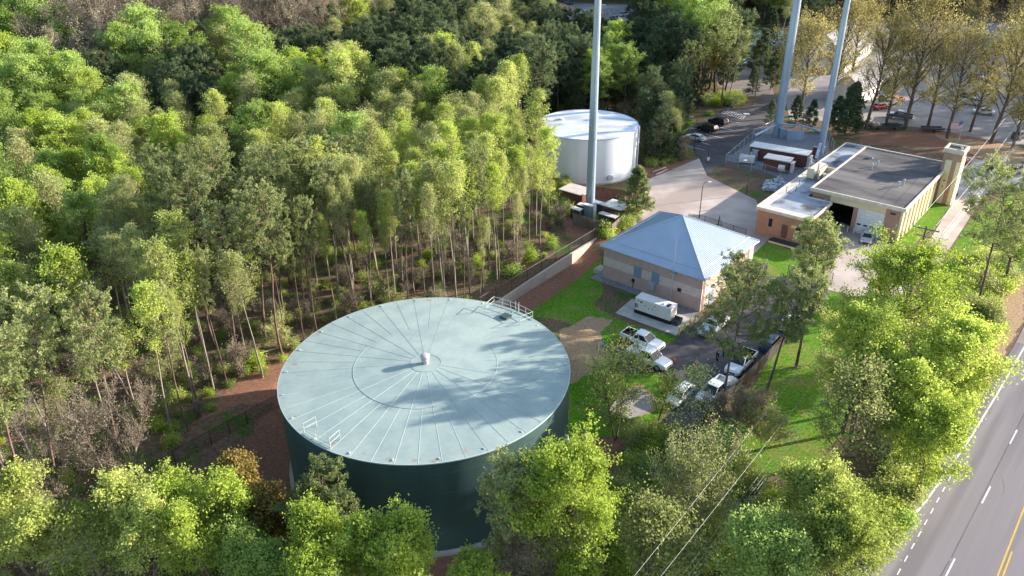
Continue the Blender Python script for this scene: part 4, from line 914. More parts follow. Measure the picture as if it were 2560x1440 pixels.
for kd, c, u, v, u2, v2, lab in (
    ('pickup', (.42, .01, .03), 1832, 176, 1850, 166, 'bright red pickup at the edge of the shaded back lot'), ('suv', (.6, .62, .64), 1824, 160, 1838, 150, 'white suv behind the red pickup'),
    ('sedan', WHITE, 1852, 160, 1840, 156, 'white sedan right of the red pickup'), ('sedan', (.2, .2, .2), 1878, 165, 1866, 160, 'grey car at the right end of the shaded back lot'),
    ('pickup', (.06, .075, .1), 2248, 296, 2220, 292, 'dark grey pickup on the pale lot behind the big oaks'), ('sedan', (.4, .02, .02), 2200, 272, 2222, 268, 'red car left of the white one behind the oaks'),
    ('sedan', WHITE, 2222, 262, 2240, 258, 'white car between two red cars behind the oaks'), ('sedan', (.45, .03, .03), 2240, 254, 2256, 251, 'red car farthest right in the row behind the oaks'),
    ('suv', (.03, .05, .04), 2215, 252, 2230, 248, 'dark green car behind the red and white row'), ('pickup', (.5, .53, .58), 2430, 262, 2400, 258, 'silver pickup beyond the thin oak'),
    ('suv', (.05, .06, .08), 2412, 246, 2396, 244, 'dark car behind the silver pickup'), ('suv', (.06, .1, .09), 2372, 152, 2352, 148, 'dark green van near the church'),
    ('suv', (.62, .63, .62), 2448, 160, 2430, 155, 'white suv far behind the golden oak'), ('sedan', (.12, .15, .18), 2462, 170, 2440, 166, 'grey blue car beside the far white suv'),
    ('sedan', (.08, .1, .13), 2436, 196, 2418, 192, 'dark sedan alone in the middle of the church lot'), ('sedan', (.55, .57, .6), 2458, 285, 2432, 282, 'pale grey sedan near the flagpole'),
    ('suv', (.04, .05, .06), 2548, 345, 2560, 340, 'dark suv at the right edge above the driveway'), ('sedan', (.5, .04, .03), 2046, 182, 2060, 180, 'red car seen between the two masts')):
    vehicle(kd, c, u, v, u2, v2, lab)
for kd, c, u, v, u2, v2, lab in (('pickup', WHITE, 1462, 38, 1438, 34, 'white pickup in the far equipment yard, left of the mast'), ('pickup', (.5, .52, .54), 1536, 52, 1560, 48, 'silver pickup in the far equipment yard'),
    ('suv', (.62, .62, .62), 1562, 40, 1580, 38, 'white van right of the silver pickup in the far yard'), ('sedan', (.5, .5, .52), 1285, 40, 1270, 37, 'white car at the left end of the far yard'), ('suv', (.04, .04, .05), 1452, 50, 1440, 48, 'black car in front of the white pickup in the far yard'), ('suv', (.08, .09, .1), 1420, 12, 1440, 11, 'dark van at the back of the far yard')):
    vehicle(kd, c, u, v, u2, v2, lab, z=2.0)
def trailer(u, v, rz, label, L=4.5, load=None):
    t = thing('trailer', P(u, v), rz, label, 'trailer')
    MB().box((0, 0, .62), (L, 1.9, .12)).box((0, .93, .78), (L, .05, .28)).box((0, -.93, .78), (L, .05, .28)).box((-L/2, 0, .78), (.05, 1.9, .28)).obj('deck', 'dark_metal', t)
    MB().tube([(L/2, -.6, .58), (L/2+1.2, 0, .55), (L/2, .6, .58)], .05, 6).obj('drawbar', 'dark_metal', t)
    for s in (-1, 1):
        o = MB().lathe([(.02, -.1), (.32, -.1), (.34, 0), (.32, .1), (.02, .1)], 16).obj('wheel', 'tire', t); o.rotation_euler = (R(90), 0, 0); o.location = (0, s*1.08, .34)
    if load: MB().box((-.2, 0, 1.1), (L*.6, 1.5, .9), ch=.25).obj('load', load, t)
    return t
trailer(2232, 322, R(-8), 'trailer with a dark covered load at the edge of the red mulch', load='green_box')
trailer(2330, 328, R(-8), 'flat empty trailer under the middle oak'); trailer(2187, 322, R(10), 'small trailer with a rusty red load beside the covered one', 3, 'red_cone' and 'rust')
trailer(1825, 972, R(35), 'small white utility trailer beside the screened fence', 3, 'shelter_white')
# ------------------------------------------------------------------ small things
for (u, v), lab in (((1685, 903), 'left one, nearer the lawn pickup'), ((1738, 912), 'right one, nearer the person')):
    t = thing('traffic_cone', P(u, v, 2.02), 0, 'small red traffic cone on the lot asphalt, '+lab, 'traffic cone', 'cones on the truck lot')
    MB().box((0, 0, .02), (.4, .4, .04)).obj('base', 'red_cone', t); c_ = MB().lathe([(.15, .04), (.09, .4), (.03, .75), (.01, .76)], 14).obj('cone', 'red_cone', t); MB().lathe([(.101, .36), (.075, .5)], 14).obj('stripe', 'paint_white', c_)
t = thing('hydrant', P(1507, 868), 0, 'bright blue hydrant on the lawn left of the pickups', 'hydrant')
MB().lathe([(.2, 0), (.2, .06), (.13, .08), (.13, .62), (.17, .64), (.17, .7), (.13, .72), (.09, .86), (.03, .92), (.03, .97), (.01, .98)], 18).obj('barrel', 'hydrant_blue', t)
MB().tube([(-.25, 0, .5), (.25, 0, .5)], .07, 10).tube([(0, 0, .45), (0, -.24, .45)], .09, 10).obj('nozzle', 'hydrant_blue', t)
t = thing('transformer', P(1880, 688), R(-20), 'dark green transformer box on the grass right of the pump house', 'transformer')
MB().box((1.0, .8, .75), (2.0, 1.6, 1.5), ch=.05).obj('body', 'green_box', t); MB().box((1.0, .8, 1.53), (2.1, 1.7, .08), ch=.02).obj('lid', 'dark_metal', t); MB().box((.9, -.02, .8), (.12, .04, .12)).box((1.3, -.02, .8), (.2, .03, .14)).obj('warning_label', 'paint_white', t)
def street_lamp(u, v, H, arm, rz, label, hm='galv_light'):
    t = thing('street_lamp', P(u, v), rz, label, 'street lamp')
    MB().tube([(0, 0, 0), (0, 0, H-.7), (.12, 0, H-.25), (.5, 0, H), (arm, 0, H+.05)], [.09, .07, .06, .05, .045], 8).obj('pole', 'dark_metal' if hm != 'wood' else 'wood', t)
    MB().box((arm+.25, 0, H+.02), (.65, .28, .14), ch=.05).obj('lamp_head', hm, t)
street_lamp(1748, 545, 6.6, .9, R(10), 'single arm street lamp on the tan court behind the pump house', 'shelter_white')
street_lamp(1866, 487, 6.8, .9, R(190), 'single arm street lamp on the grass below the brick shelters', 'shelter_white')
street_lamp(1735, 378, 7.4, .8, R(160), 'dark lamp post beside the white sedan in the car park')
t = thing('sign_post', P(1768, 412), 0, 'tall thin pole with a small white sign at the car park corner', 'sign post'); MB().tube([(0, 0, 0), (0, 0, 4.6)], .05, 6).obj('pole', 'dark_metal', t); MB().box((.1, -.07, 1.3), (.5, .04, .7)).obj('sign_plate', 'paint_white', t)
t = thing('notice_board', P(1772, 262), R(-8), 'small white notice board under a brown hood beside the bushes', 'notice board')
for x in (-.6, .6): MB().tube([(x, 0, 0), (x, 0, 2.1)], .06, 6).obj('post', 'wood', t)
MB().box((0, -.05, 1.35), (1.3, .08, 1.2)).obj('board', 'paint_white', t); MB().box((0, 0, 2.15), (1.7, .7, .1)).obj('hood', 'wood_dark', t)
for k, (a, b_) in enumerate((((1632, 430), (1664, 418)), ((1640, 436), (1668, 424)))):
    a, b_ = P(*a, 2.2), P(*b_, 2.2); t = tag(MB().tube([(0, 0, 0), b_-a], .16, 8).obj('log', 'log'), ('pale timber log by the tan court, upper of two', 'pale timber log by the tan court, lower of two')[k], 'log', 'logs by the tan court'); t.location = a
for k, (a, b_, lab) in enumerate((((655, 885), (712, 870), 'left end of the row'), ((718, 866), (760, 852), 'middle of the row'), ((690, 845), (740, 838), 'highest and darkest'), ((600, 905), (640, 893), 'short piece nearest the bank'))):
    a, b_ = PG(*a)+Vector((0, 0, .2)), PG(*b_)+Vector((0, 0, .2)); t = tag(MB().tube([(0, 0, 0), (b_-a)*.5+Vector((0, .1, 0)), b_-a], [.13, .11, .08], 7).obj('fallen_log', 'log'), 'fallen pale trunk on the pine straw left of the tank, '+lab, 'log', 'fallen trunks beside the tank'); t.location = a
# person (standing, dark clothes)
def person(u, v, rz, label, z=2.02):
    t = thing('person', P(u, v, z), rz, label, 'person')
    J = dict(pel=(0, 0, .95), bel=(0, 0, 1.12), ch=(0, 0, 1.35), nk=(0, 0, 1.5), hd=(.01, 0, 1.62), tp=(.01, 0, 1.74),
             ls=(0, .19, 1.42), le=(.02, .25, 1.15), lw=(.12, .22, .93), lh=(.16, .21, .85), rs=(0, -.19, 1.42), re=(-.01, -.26, 1.14), rw=(.05, -.26, .9), rh=(.07, -.26, .82),
             lhp=(0, .09, .9), lk=(.03, .1, .5), la=(-.01, .11, .09), lt=(.16, .13, .04), rhp=(0, -.09, .9), rk=(.02, -.11, .5), ra=(-.03, -.12, .09), rt=(.14, -.15, .04))
    ed = [('pel', 'bel'), ('bel', 'ch'), ('ch', 'nk'), ('nk', 'hd'), ('hd', 'tp'), ('ch', 'ls'), ('ls', 'le'), ('le', 'lw'), ('lw', 'lh'), ('ch', 'rs'), ('rs', 're'), ('re', 'rw'), ('rw', 'rh'), ('pel', 'lhp'), ('lhp', 'lk'), ('lk', 'la'), ('la', 'lt'), ('pel', 'rhp'), ('rhp', 'rk'), ('rk', 'ra'), ('ra', 'rt')]
    rad = dict(pel=.14, bel=.13, ch=.15, nk=.06, hd=.095, tp=.08, ls=.07, le=.045, lw=.032, lh=.035, rs=.07, re=.045, rw=.032, rh=.035, lhp=.1, lk=.065, la=.045, lt=.035, rhp=.1, rk=.065, ra=.045, rt=.035)
    fin = []
    for s, h_ in ((1, 'lh'), (-1, 'rh')):
        for k in range(4): n_ = f'{h_}f{k}'; p = J[h_]; J[n_] = (p[0]+.03+.004*k, p[1]+(k-1.5)*.02, p[2]-.09+.008*abs(k-1)); rad[n_] = .009; ed.append((h_, n_))
        n_ = h_+'t'; p = J[h_]; J[n_] = (p[0]+.06, p[1]-s*.03, p[2]-.03); rad[n_] = .01; ed.append((h_, n_))
    def skin(keys, edges, grow, name, m, par, trim={}):
        ix = {k: i for i, k in enumerate(keys)}; me = bpy.data.meshes.new(name); me.from_pydata([trim.get(k, J[k]) for k in keys], [(ix[a], ix[b]) for a, b in edges], [])
        o = bpy.data.objects.new(name, me); COL.objects.link(o); o.parent = par; me.materials.append(M[m])
        md = o.modifiers.new('skin', 'SKIN'); md.use_smooth_shade = True
        for k, i in ix.items(): me.skin_vertices[0].data[i].radius = (rad[k]+grow, rad[k]+grow)
        me.skin_vertices[0].data[ix['pel'] if 'pel' in ix else 0].use_root = True
        sb = o.modifiers.new('sub', 'SUBSURF'); sb.levels = 1; sb.render_levels = 1; return o
    for k in list(J): pass
    body = skin(list(J), ed, 0, 'body', 'skin', t)
    sh_ = ['pel', 'bel', 'ch', 'ls', 'le', 'lw', 'rs', 're', 'rw']; skin(sh_, [e for e in ed if e[0] in sh_ and e[1] in sh_], .018, 'jacket', 'cloth_dark', body)
    tr_ = ['pel', 'lhp', 'lk', 'la', 'rhp', 'rk', 'ra']; skin(tr_, [e for e in ed if e[0] in tr_ and e[1] in tr_], .02, 'trousers', 'cloth_dark', body)
    MB().lathe([(.105, 0), (.11, .05), (.09, .11), (.04, .14), (.01, .145)], 14, (-.01, 0, 1.66)).obj('hair', 'hair', body, True)
    for s in (.035, -.035): MB().lathe([(.001, -.012), (.012, 0), (.001, .012)], 8, (.1, s, 1.66)).obj('eye', 'black', body)
    MB().box((.115, 0, 1.63), (.035, .025, .05), ch=.008).obj('nose', 'skin', body); MB().box((.1, 0, 1.585), (.02, .05, .012)).obj('mouth', 'rust', body)
    return t
person(1792, 905, R(200), 'person in dark clothes standing on the lot right of the traffic cones')
person(1808, 893, R(160), 'person in dark clothes standing by the pickup under the pine')

# utility pole and lines
def catenary(mb, a, b_, sag, r, n=26):
    a, b_ = Vector(a), Vector(b_); mb.tube([a.lerp(b_, i/n)-Vector((0, 0, 4*sag*(i/n)*(1-i/n))) for i in range(n+1)], r, 4)
ub = P(2314, 575, 12.6); ur = Vector((ub.x, ub.y, 2)); wdir = Vector((46.0, 57, 0)).normalized(); wnr = Vector((wdir.y, -wdir.x, 0))
t = thing('utility_pole', ur, math.atan2(wnr.y, wnr.x), 'grey wooden utility pole with a long crossarm, rising out of the bright tree', 'utility pole')
MB().tube([(0, 0, 0), (0, 0, 11.2)], [.17, .12], 10).obj('pole', 'wood', t)
MB().box((0, .15, 10.7), (3.4, .12, .14)).box((0, .15, 9.6), (2.2, .1, .12)).tube([(-.9, .15, 10.65), (0, .15, 10.0)], .03, 4).tube([(.9, .15, 10.65), (0, .15, 10.0)], .03, 4).obj('crossarm', 'wood', t)
for x in (-1.6, -.9, .9, 1.6): MB().lathe([(.03, 0), (.07, .04), (.05, .1), (.07, .14), (.02, .2)], 10, (x, .15, 10.78)).obj('insulator', 'galv_light', t)
far_ = ur+wdir*62; near_ = P(1640, 1437, 12.5); near_.z = 2
nd = (near_-ur).normalized(); near2 = near_-wdir*10
nearc = P(1722, 1440, 10.1); nearc.z = 2; nearc = nearc-wdir*10
ln = thing('power_lines', (0, 0, 0), 0, 'bundle of pale overhead wires crossing the lawn from the utility pole to the lower edge', 'wires')
w3_ = lambda base, x, z: base+wnr*x+Vector((0, 0, z))
for x, z, sg in ((-1.6, 11.0, .35), (.9, 11.0, .4)):
    mb = MB(); catenary(mb, w3_(near2, x*.55, z), w3_(ur, x, z), sg, .010, 30); mb.obj('wire', 'cable', ln)
    mb = MB(); catenary(mb, w3_(ur, x, z), w3_(far_, x, z), .6, .02, 30); mb.obj('wire', 'cable', ln)
for x, z, sg in ((1.6, 8.6, .5), (1.8, 8.2, .55), (1.95, 8.0, .5), (2.1, 7.7, .6)):
    mb = MB(); catenary(mb, w3_(nearc, (x-1.85)*1.3, z), w3_(ur, x*.8, z), sg, .010, 30); mb.obj('wire', 'cable', ln)
    mb = MB(); catenary(mb, w3_(ur, x*.8, z), w3_(far_, x, z), .6, .02, 30); mb.obj('wire', 'cable', ln)
def pole_simple(u, v, H, label):
    t = thing('utility_pole', P(u, v), 0, label, 'utility pole'); MB().tube([(0, 0, 0), (.25, 0, H)], [.15, .11], 8).obj('pole', 'wood', t); MB().box((.25, 0, H-.4), (1.2, .1, .1)).obj('crossarm', 'wood', t); return t
pole_simple(1884, 262, 9.2, 'slim utility pole at the bend of the lane above the car park')
t = thing('power_lines', (0, 0, 0), 0, 'thin guy wire and line at the slim utility pole by the lane', 'wires'); pb = P(1884, 262)
mb = MB(); catenary(mb, pb+Vector((.25, 0, 9.0)), P(1805, 292, 2), 0, .02, 4); catenary(mb, pb+Vector((.25, 0, 9.0)), pb+Vector((40, 4, 9.5)), .9, .02, 16); mb.obj('wire', 'cable', t)

# far buildings
def gable(u, v, rz, L, W_, H, RH, wm, rm, label, name='house', z=2):
    t = thing(name, P(u, v, z), rz, label, 'building')
    MB().box((L/2, W_/2, H/2), (L, W_, H)).add([(0.01, 0, H), (0.01, W_, H), (0.01, W_/2, H+RH), (L-.01, 0, H), (L-.01, W_, H), (L-.01, W_/2, H+RH)], [(0, 2, 1), (3, 4, 5), (0, 3, 5, 2), (1, 2, 5, 4)]).obj('wall', wm, t)
    o = .5; k = RH/(W_/2)
    MB().add([(-o, -o, H-o*k+.05), (L+o, -o, H-o*k+.05), (L+o, W_/2, H+RH+.06), (-o, W_/2, H+RH+.06), (L+o, W_+o, H-o*k+.05), (-o, W_+o, H-o*k+.05)]+[(-o, -o, H-o*k+.22), (L+o, -o, H-o*k+.22), (L+o, W_/2, H+RH+.25), (-o, W_/2, H+RH+.25), (L+o, W_+o, H-o*k+.22), (-o, W_+o, H-o*k+.22)],
             [(0, 3, 2, 1), (3, 5, 4, 2), (6, 7, 8, 9), (9, 8, 10, 11), (0, 1, 7, 6), (1, 2, 8, 7), (2, 4, 10, 8), (4, 5, 11, 10), (5, 3, 9, 11), (3, 0, 6, 9)]).obj('roof', rm, t)
    n = max(2, int(L/3.2))
    for i in range(n):
        MB().box(((i+.5)*L/n, -.02, H*.5), (.9, .08, 1.3)).obj('window', 'glass', t)
    for i in range(max(1, int(W_/3.5))): MB().box((L+.02, (i+.5)*W_/max(1, int(W_/3.5)), H*.5), (.08, .9, 1.3)).obj('window', 'glass', t)
    MB().box((L+.03, W_/2, 1.05), (.1, 1.2, 2.1)).obj('door', 'wood_dark', t); return t
M['shingle'] = mat('shingle', (.26, .25, .27), .9, (.36, .35, .37), 1.5, spec=.1)
M['siding'] = mat('siding', (.66, .62, .58), .8, (.74, .7, .66), 1.0, spec=.15)
ch = gable(2110, 185, R(55), 34, 13, 4.5, 5.5, 'siding', 'shingle', 'long white church hall with grey gabled roof, seen through the oaks', 'church')
gable(2150, 262, R(48), 13, 8, 3.6, 3.2, 'siding', 'shingle', 'lower white annex in front of the church hall', 'church')
gable(1840, 136, R(-6), 14, 9, 3.2, 3.0, 'siding', 'standing_seam', 'house with blue grey roof in the trees above the back lot')
gable(2505, 230, R(20), 6, 4, 2.4, 1.6, 'siding', 'shingle', 'small pale shed behind the golden oak')
# spoil heaps in the far yard
def heap(u, v, r, h_, m, label):
    mb = MB(); n = 22; rg_ = random.Random(int(u)); pr = [(1, 0), (.8, .35), (.5, .75), (.2, .96), (.02, 1)]; ph = [rg_.uniform(.75, 1.2) for _ in range(n)]
    vs = [(r*a*math.cos(2*math.pi*k/n)*ph[k]*1.6, r*a*math.sin(2*math.pi*k/n)*ph[k], h_*b*(.85+.15*ph[k])) for a, b in pr for k in range(n)]
    mb.add(vs, [(i*n+k, i*n+(k+1) % n, (i+1)*n+(k+1) % n, (i+1)*n+k) for i in range(len(pr)-1) for k in range(n)])
    o = mb.obj('soil_heap', m, smooth=True); o.location = P(u, v); tag(o, label, 'heap')
M['soil'] = mat('soil', (.26, .16, .12), .95, (.4, .28, .22), .8, bump=.4, bscale=2, spec=.05)
M['soil_grey'] = mat('soil_grey', (.2, .17, .17), .95, (.34, .3, .3), .8, bump=.4, bscale=2, spec=.05)
heap(1380, 28, 7, 3.2, 'soil', 'reddish brown soil heap in the far yard'); heap(1335, 36, 6, 2.4, 'soil_grey', 'grey soil heap at the left of the far yard'); heap(1520, 36, 5, 2.2, 'soil_grey', 'grey brown rubble heap right of the mast in the far yard')
sheet('far_yard', [(1240, 75), (1240, 28), (1400, 8), (1610, 12), (1640, 50), (1600, 90), (1500, 150), (1400, 110)], 'lot', .02)
for u, v, c, lab in ((1480, 48, 'shelter_white', 'white box container beside the mast in the far yard'), (1500, 26, 'shelter_white', 'tall white frame stack right of the mast in the far yard'), (1446, 62, 'wood', 'brown crate in front of the far white pickup')):
    t = thing('container', P(u, v), R(12), lab, 'container'); MB().box((0, 0, 1.1), (4.2, 2.0, 2.2), ch=.04).obj('body', c, t); MB().box((-1.2, -1.02, 1.1), (.9, .04, 1.9)).obj('door', 'galv_light', t)
# ------------------------------------------------------------------ trees
class Skel:
    """collects tapering branch tubes and foliage anchor points"""
    def __init__(s): s.mb = MB(); s.tips = []
    def limb(s, pts, r0, r1, n): s.mb.tube(pts, list(np.linspace(r0, r1, len(pts))), n, cap=False)
def wander(rg, p, d, L, n, jit, up):
    pts = [Vector(p)]; d = Vector(d).normalized(); st = L/n
    for i in range(n):
        d = (d+Vector((rg.gauss(0, jit), rg.gauss(0, jit), rg.gauss(0, jit)+up))).normalized(); pts.append(pts[-1]+d*st)
    return pts
def leaf_mesh(name, C, size, m, rng, tri=False, flat=.0, lon=1.0):
    """one small face per leaf spray at the centres C"""
    n = len(C); nrm_ = rng.normal(size=(n, 3)); nrm_[:, 2] += flat; nrm_ /= np.linalg.norm(nrm_, axis=1)[:, None]
    a = np.cross(nrm_, rng.normal(size=(n, 3))); a /= np.linalg.norm(a, axis=1)[:, None]; b = np.cross(nrm_, a)
    s = size*rng.uniform(.6, 1.3, size=(n, 1))
    if tri: V = np.stack([C+a*s*lon, C-a*s*lon*.6+b*s*.45, C-a*s*lon*.6-b*s*.45], 1); k = 3
    else: V = np.stack([C+a*s*lon, C+b*s*.6, C-a*s*lon*.9, C-b*s*.6], 1); k = 4
    v = V.reshape(-1, 3); me = bpy.data.meshes.new(name); me.vertices.add(len(v)); me.vertices.foreach_set('co', v.ravel())
    me.loops.add(n*k); me.loops.foreach_set('vertex_index', np.arange(n*k)); me.polygons.add(n); me.polygons.foreach_set('loop_start', np.arange(0, n*k, k)); me.update(calc_edges=True); me.materials.append(M[m]); return me
def crown_r(prof, t):
    return float(np.interp(t, [a for a, _ in prof], [b for _, b in prof]))
PROF = {'round': [(0, .55), (.25, .95), (.5, 1), (.75, .8), (.92, .45), (1, .15)], 'tall': [(0, .45), (.3, .9), (.55, 1), (.8, .65), (1, .12)],
        'cone': [(0, 1), (.3, .82), (.6, .5), (.85, .22), (1, .03)], 'pine': [(0, .45), (.2, .8), (.5, 1), (.75, .8), (.92, .45), (1, .12)], 'vase': [(0, .3), (.3, .65), (.6, 1), (.85, .9), (1, .45)]}
def gen_tree(seed, H, Rc, base, prof, nprim=18, nsec=6, nter=4, leaf='leaf_green', bark='bark', per=16, size=.2, spread=.38, r0=.2, rise=.55, up=.08, twig=True, stems=1, needle=False, fill=0):
    rg = random.Random(seed); rng = np.random.RandomState(seed); S = Skel(); pr = PROF[prof]; zb = H*base
    tips = []
    for st in range(stems):
        d0 = (rg.gauss(0, .03), rg.gauss(0, .03), 1) if stems == 1 else (math.cos(st*2.4+seed)*.33, math.sin(st*2.4+seed)*.33, 1)
        tr = wander(rg, (0, 0, -.3), d0, H*(.97 if stems == 1 else .9)+.3, 12, .025, .02 if stems == 1 else .05)
        S.limb(tr, r0*(1 if stems == 1 else .7), r0*.12, 8 if r0 > .15 else 6)
        def at(z):
            for i in range(len(tr)-1):
                if tr[i+1].z >= z: return tr[i].lerp(tr[i+1], max(0, min(1, (z-tr[i].z)/max(.01, tr[i+1].z-tr[i].z))))
            return tr[-1]
        np_ = nprim//stems
        for i in range(np_):
            f = ((i+rg.random())/np_)**.9; z = zb+(H*.95-zb)*f*(.93 if prof != 'cone' else 1); p = at(z); t_ = (z-zb)/(H-zb)
            L = Rc*crown_r(pr, min(1, t_+.12*(rise > .4)))*rg.uniform(.72, 1.12); az = i*2.399+rg.uniform(-.5, .5)
            el = rise*rg.uniform(.7, 1.3)+(.35*t_ if rise > .3 else .15*t_); dr = (math.cos(az)*math.cos(el), math.sin(az)*math.cos(el), math.sin(el))
            pts = wander(rg, p, dr, L*1.05, 5, .10, up); rb_ = r0*(.42-.22*t_)*(L/Rc*.5+.5); S.limb(pts, rb_, rb_*.22, 5)
            tips.append(pts[-1])
            for j in range(nsec):
                g = .28+.72*(j+rg.random())/nsec; k = min(4, int(g*5)); q = pts[k].lerp(pts[k+1], g*5-k) if g < 1 else pts[-1]
                dm = (pts[min(5, k+1)]-pts[k]).normalized(); d2 = (dm+Vector((rg.gauss(0, .75), rg.gauss(0, .75), rg.gauss(0, .45)+.1))).normalized()
                L2 = L*(.50-.22*g)*rg.uniform(.7, 1.2)+.25; p2 = wander(rg, q, d2, L2, 3, .14, up); S.limb(p2, rb_*.35, rb_*.12, 3); tips.append(p2[-1]); tips.append(p2[2])
                for l in range(nter):
                    k2 = rg.randint(1, 2); q3 = p2[k2].lerp(p2[k2+1], rg.random()); d3 = (d2+Vector((rg.gauss(0, .8), rg.gauss(0, .8), rg.gauss(0, .6)+.1))).normalized()
                    L3 = L2*rg.uniform(.35, .7)+.15; e = q3+d3*L3
                    if twig: S.limb([q3, q3.lerp(e, .5)+Vector((0, 0, .05)), e], .022 if not needle else .016, .008, 3)
                    tips.append(e); 
                    if rg.random() < .5: tips.append(q3.lerp(e, .5))
    T = np.array([tuple(p) for p in tips]); S.mb.mats = []
    trunk = S.mb.mesh('trunk', [M[bark]], True)
    if per <= 0: return trunk, None
    w_ = rng.uniform(.2, 1.8, size=len(T)); w_ *= (rng.random_sample(len(T)) > .18)
    reps = np.maximum(0, (w_*per)).astype(int); C = np.repeat(T, reps, 0)
    nz = rng.normal(size=C.shape)
    if needle:
        nz /= np.linalg.norm(nz, axis=1)[:, None]; C = C+nz*spread*rng.uniform(.25, 1, size=(len(C), 1)); return trunk, leaf_mesh('crown', C, size, leaf, rng, True, .2, 1.0)
    C = C+nz*spread*np.array([1, 1, .75])
    return trunk, leaf_mesh('crown', C, size, leaf, rng, False, .5)
def gen_bare(seed, H, Rc, base, prof='round', bud='bud', per=2, stems=1, bark='bark_pale', nprim=16, r0=.14):
    """leafless tree: one more order of twigs and scattered buds"""
    rg = random.Random(seed); rng = np.random.RandomState(seed)
    tr, _ = None, None
    S = Skel(); tips = []; pr = PROF[prof]; zb = H*base
    for st in range(stems):
        d0 = (rg.gauss(0, .04), rg.gauss(0, .04), 1) if stems == 1 else (math.cos(st*2.1+seed)*.3, math.sin(st*2.1+seed)*.3, 1)
        tk = wander(rg, (0, 0, -.3), d0, H*.95+.3, 12, .04, .03); S.limb(tk, r0, r0*.12, 6)
        for i in range(nprim//stems):
            f = (i+rg.random())/(nprim//stems); z = zb+(H*.92-zb)*f; k = min(11, int(z/H*12)); p = tk[k].lerp(tk[k+1], .5); t_ = (z-zb)/(H-zb)
            L = Rc*crown_r(pr, t_)*rg.uniform(.8, 1.15); az = i*2.399+rg.uniform(-.4, .4); el = rg.uniform(.6, 1.0)
            pts = wander(rg, p, (math.cos(az)*math.cos(el), math.sin(az)*math.cos(el), math.sin(el)), L*1.2, 5, .1, .06); rb_ = r0*.4*(1-.5*t_); S.limb(pts, rb_, .02, 4)
            for j in range(8):
                g = .2+.8*(j+rg.random())/8; k = min(4, int(g*5)); q = pts[k].lerp(pts[k+1], g*5-k); dm = (pts[k+1]-pts[k]).normalized()
                d2 = (dm+Vector((rg.gauss(0, .5), rg.gauss(0, .5), rg.gauss(0, .3)+.2))).normalized(); L2 = L*.42*rg.uniform(.6, 1.1)+.3; p2 = wander(rg, q, d2, L2, 3, .12, .06); S.limb(p2, .024, .012, 3)
                for l in range(6):
                    q3 = p2[rg.randint(0, 2)].lerp(p2[3], rg.random()); d3 = (d2+Vector((rg.gauss(0, .55), rg.gauss(0, .55), rg.gauss(0, .4)+.25))).normalized(); e = q3+d3*(L2*rg.uniform(.35, .75)+.2); S.limb([q3, e], .014, .008, 3); tips.append(e); tips.append(q3)
    trunk = S.mb.mesh('trunk', [M[bark]], True); T = np.array([tuple(p) for p in tips]); C = np.repeat(T, max(1, per)+1, 0); C = C+rng.normal(size=C.shape)*.22
    return trunk, leaf_mesh('crown', C, .095, bud, rng, False, .3)
def gen_shrub(seed, Rc, H, leaf, n=1500, size=.10):
    rg = random.Random(seed); rng = np.random.RandomState(seed); S = Skel(); tips = []
    for i in range(14):
        az = rg.uniform(0, 6.28); el = rg.uniform(.5, 1.4); p = wander(rg, (rg.gauss(0, .1), rg.gauss(0, .1), 0), (math.cos(az)*math.cos(el), math.sin(az)*math.cos(el), math.sin(el)), H*rg.uniform(.6, 1), 4, .2, .05); S.limb(p, .03, .01, 4); tips += p[2:]
    T = np.array([tuple(p) for p in tips]); T = np.repeat(T, n//len(T)+1, 0); T = T+rng.normal(size=T.shape)*np.array([Rc*.3, Rc*.3, H*.16]); T[:, 2] = np.abs(T[:, 2])
    return S.mb.mesh('stem', [M['twig']]), leaf_mesh('foliage', T, size, leaf, rng, False, .6)

PROTO = {}
def proto(kind, *meshes): PROTO.setdefault(kind, []).append(meshes)
# forest prototypes (height ~20 unless scaled)
for s in range(4): proto('P', *gen_tree(10+s, 23+s, 3.2+.25*(s % 3), .56-.03*s, 'pine', 26, 5, 3, 'needle', 'bark_pine', 13, .16, .30, .2, .12, .10, True, 1, True))
for s in range(3): proto('D', *gen_tree(30+s, 21+s, 3.6, .36, 'pine', 32, 6, 3, 'needle_dark', 'bark_pine', 17, .18, .40, .22, .12, .10, True, 1, True))
for s in range(3): proto('E', *gen_tree(35+s, 19+s, 3.9, .10, 'pine', 40, 6, 3, 'needle_dark', 'bark_pine', 16, .18, .40, .22, .12, .10, True, 1, True))
for s in range(4): proto('G', *gen_tree(50+s, 20, 4.3+.3*s, .32, 'round' if s % 2 else 'tall', 24, 6, 4, ('leaf_bright', 'leaf_green')[s % 2], 'bark', 13, .14, .30, .24, .6))
for s in range(4): proto('Y', *gen_tree(70+s, 18, 2.7+.2*s, .5, 'tall', 20, 6, 4, ('leaf_yellow', 'leaf_yellow', 'leaf_olive', 'leaf_bright')[s], 'bark_pale', 7, .125, .30, .17, .8))
for s in range(3): proto('S', *gen_tree(90+s, 18, 2.8, .48, 'tall', 18, 6, 5, 'leaf_olive', 'bark_pale', 5, .11, .34, .16, .85))
for s in range(4): proto('B', *gen_bare(110+s, 16+s, 3.6+.2*s, .3, 'round', 'bud' if s > 1 else 'bud_dark', 3 if s > 1 else 2, 1+(s == 3), 'twig' if s % 2 else 'bark_pale'))
for s in range(3): proto('T', *gen_tree(190+s, 25, 2.7+.2*s, .60-.03*s, 'pine', 22, 5, 3, 'needle', 'bark_pine', 14, .16, .30, .17, .12, .10, True, 1, True))
for s in range(4): proto('Q', *gen_tree(200+s, 23, 2.6+.2*s, .56, 'tall', 20, 6, 4, ('leaf_yellow', 'leaf_bright', 'leaf_olive', 'leaf_yellow')[s], 'bark_pale', 6, .125, .32, .15, .85))
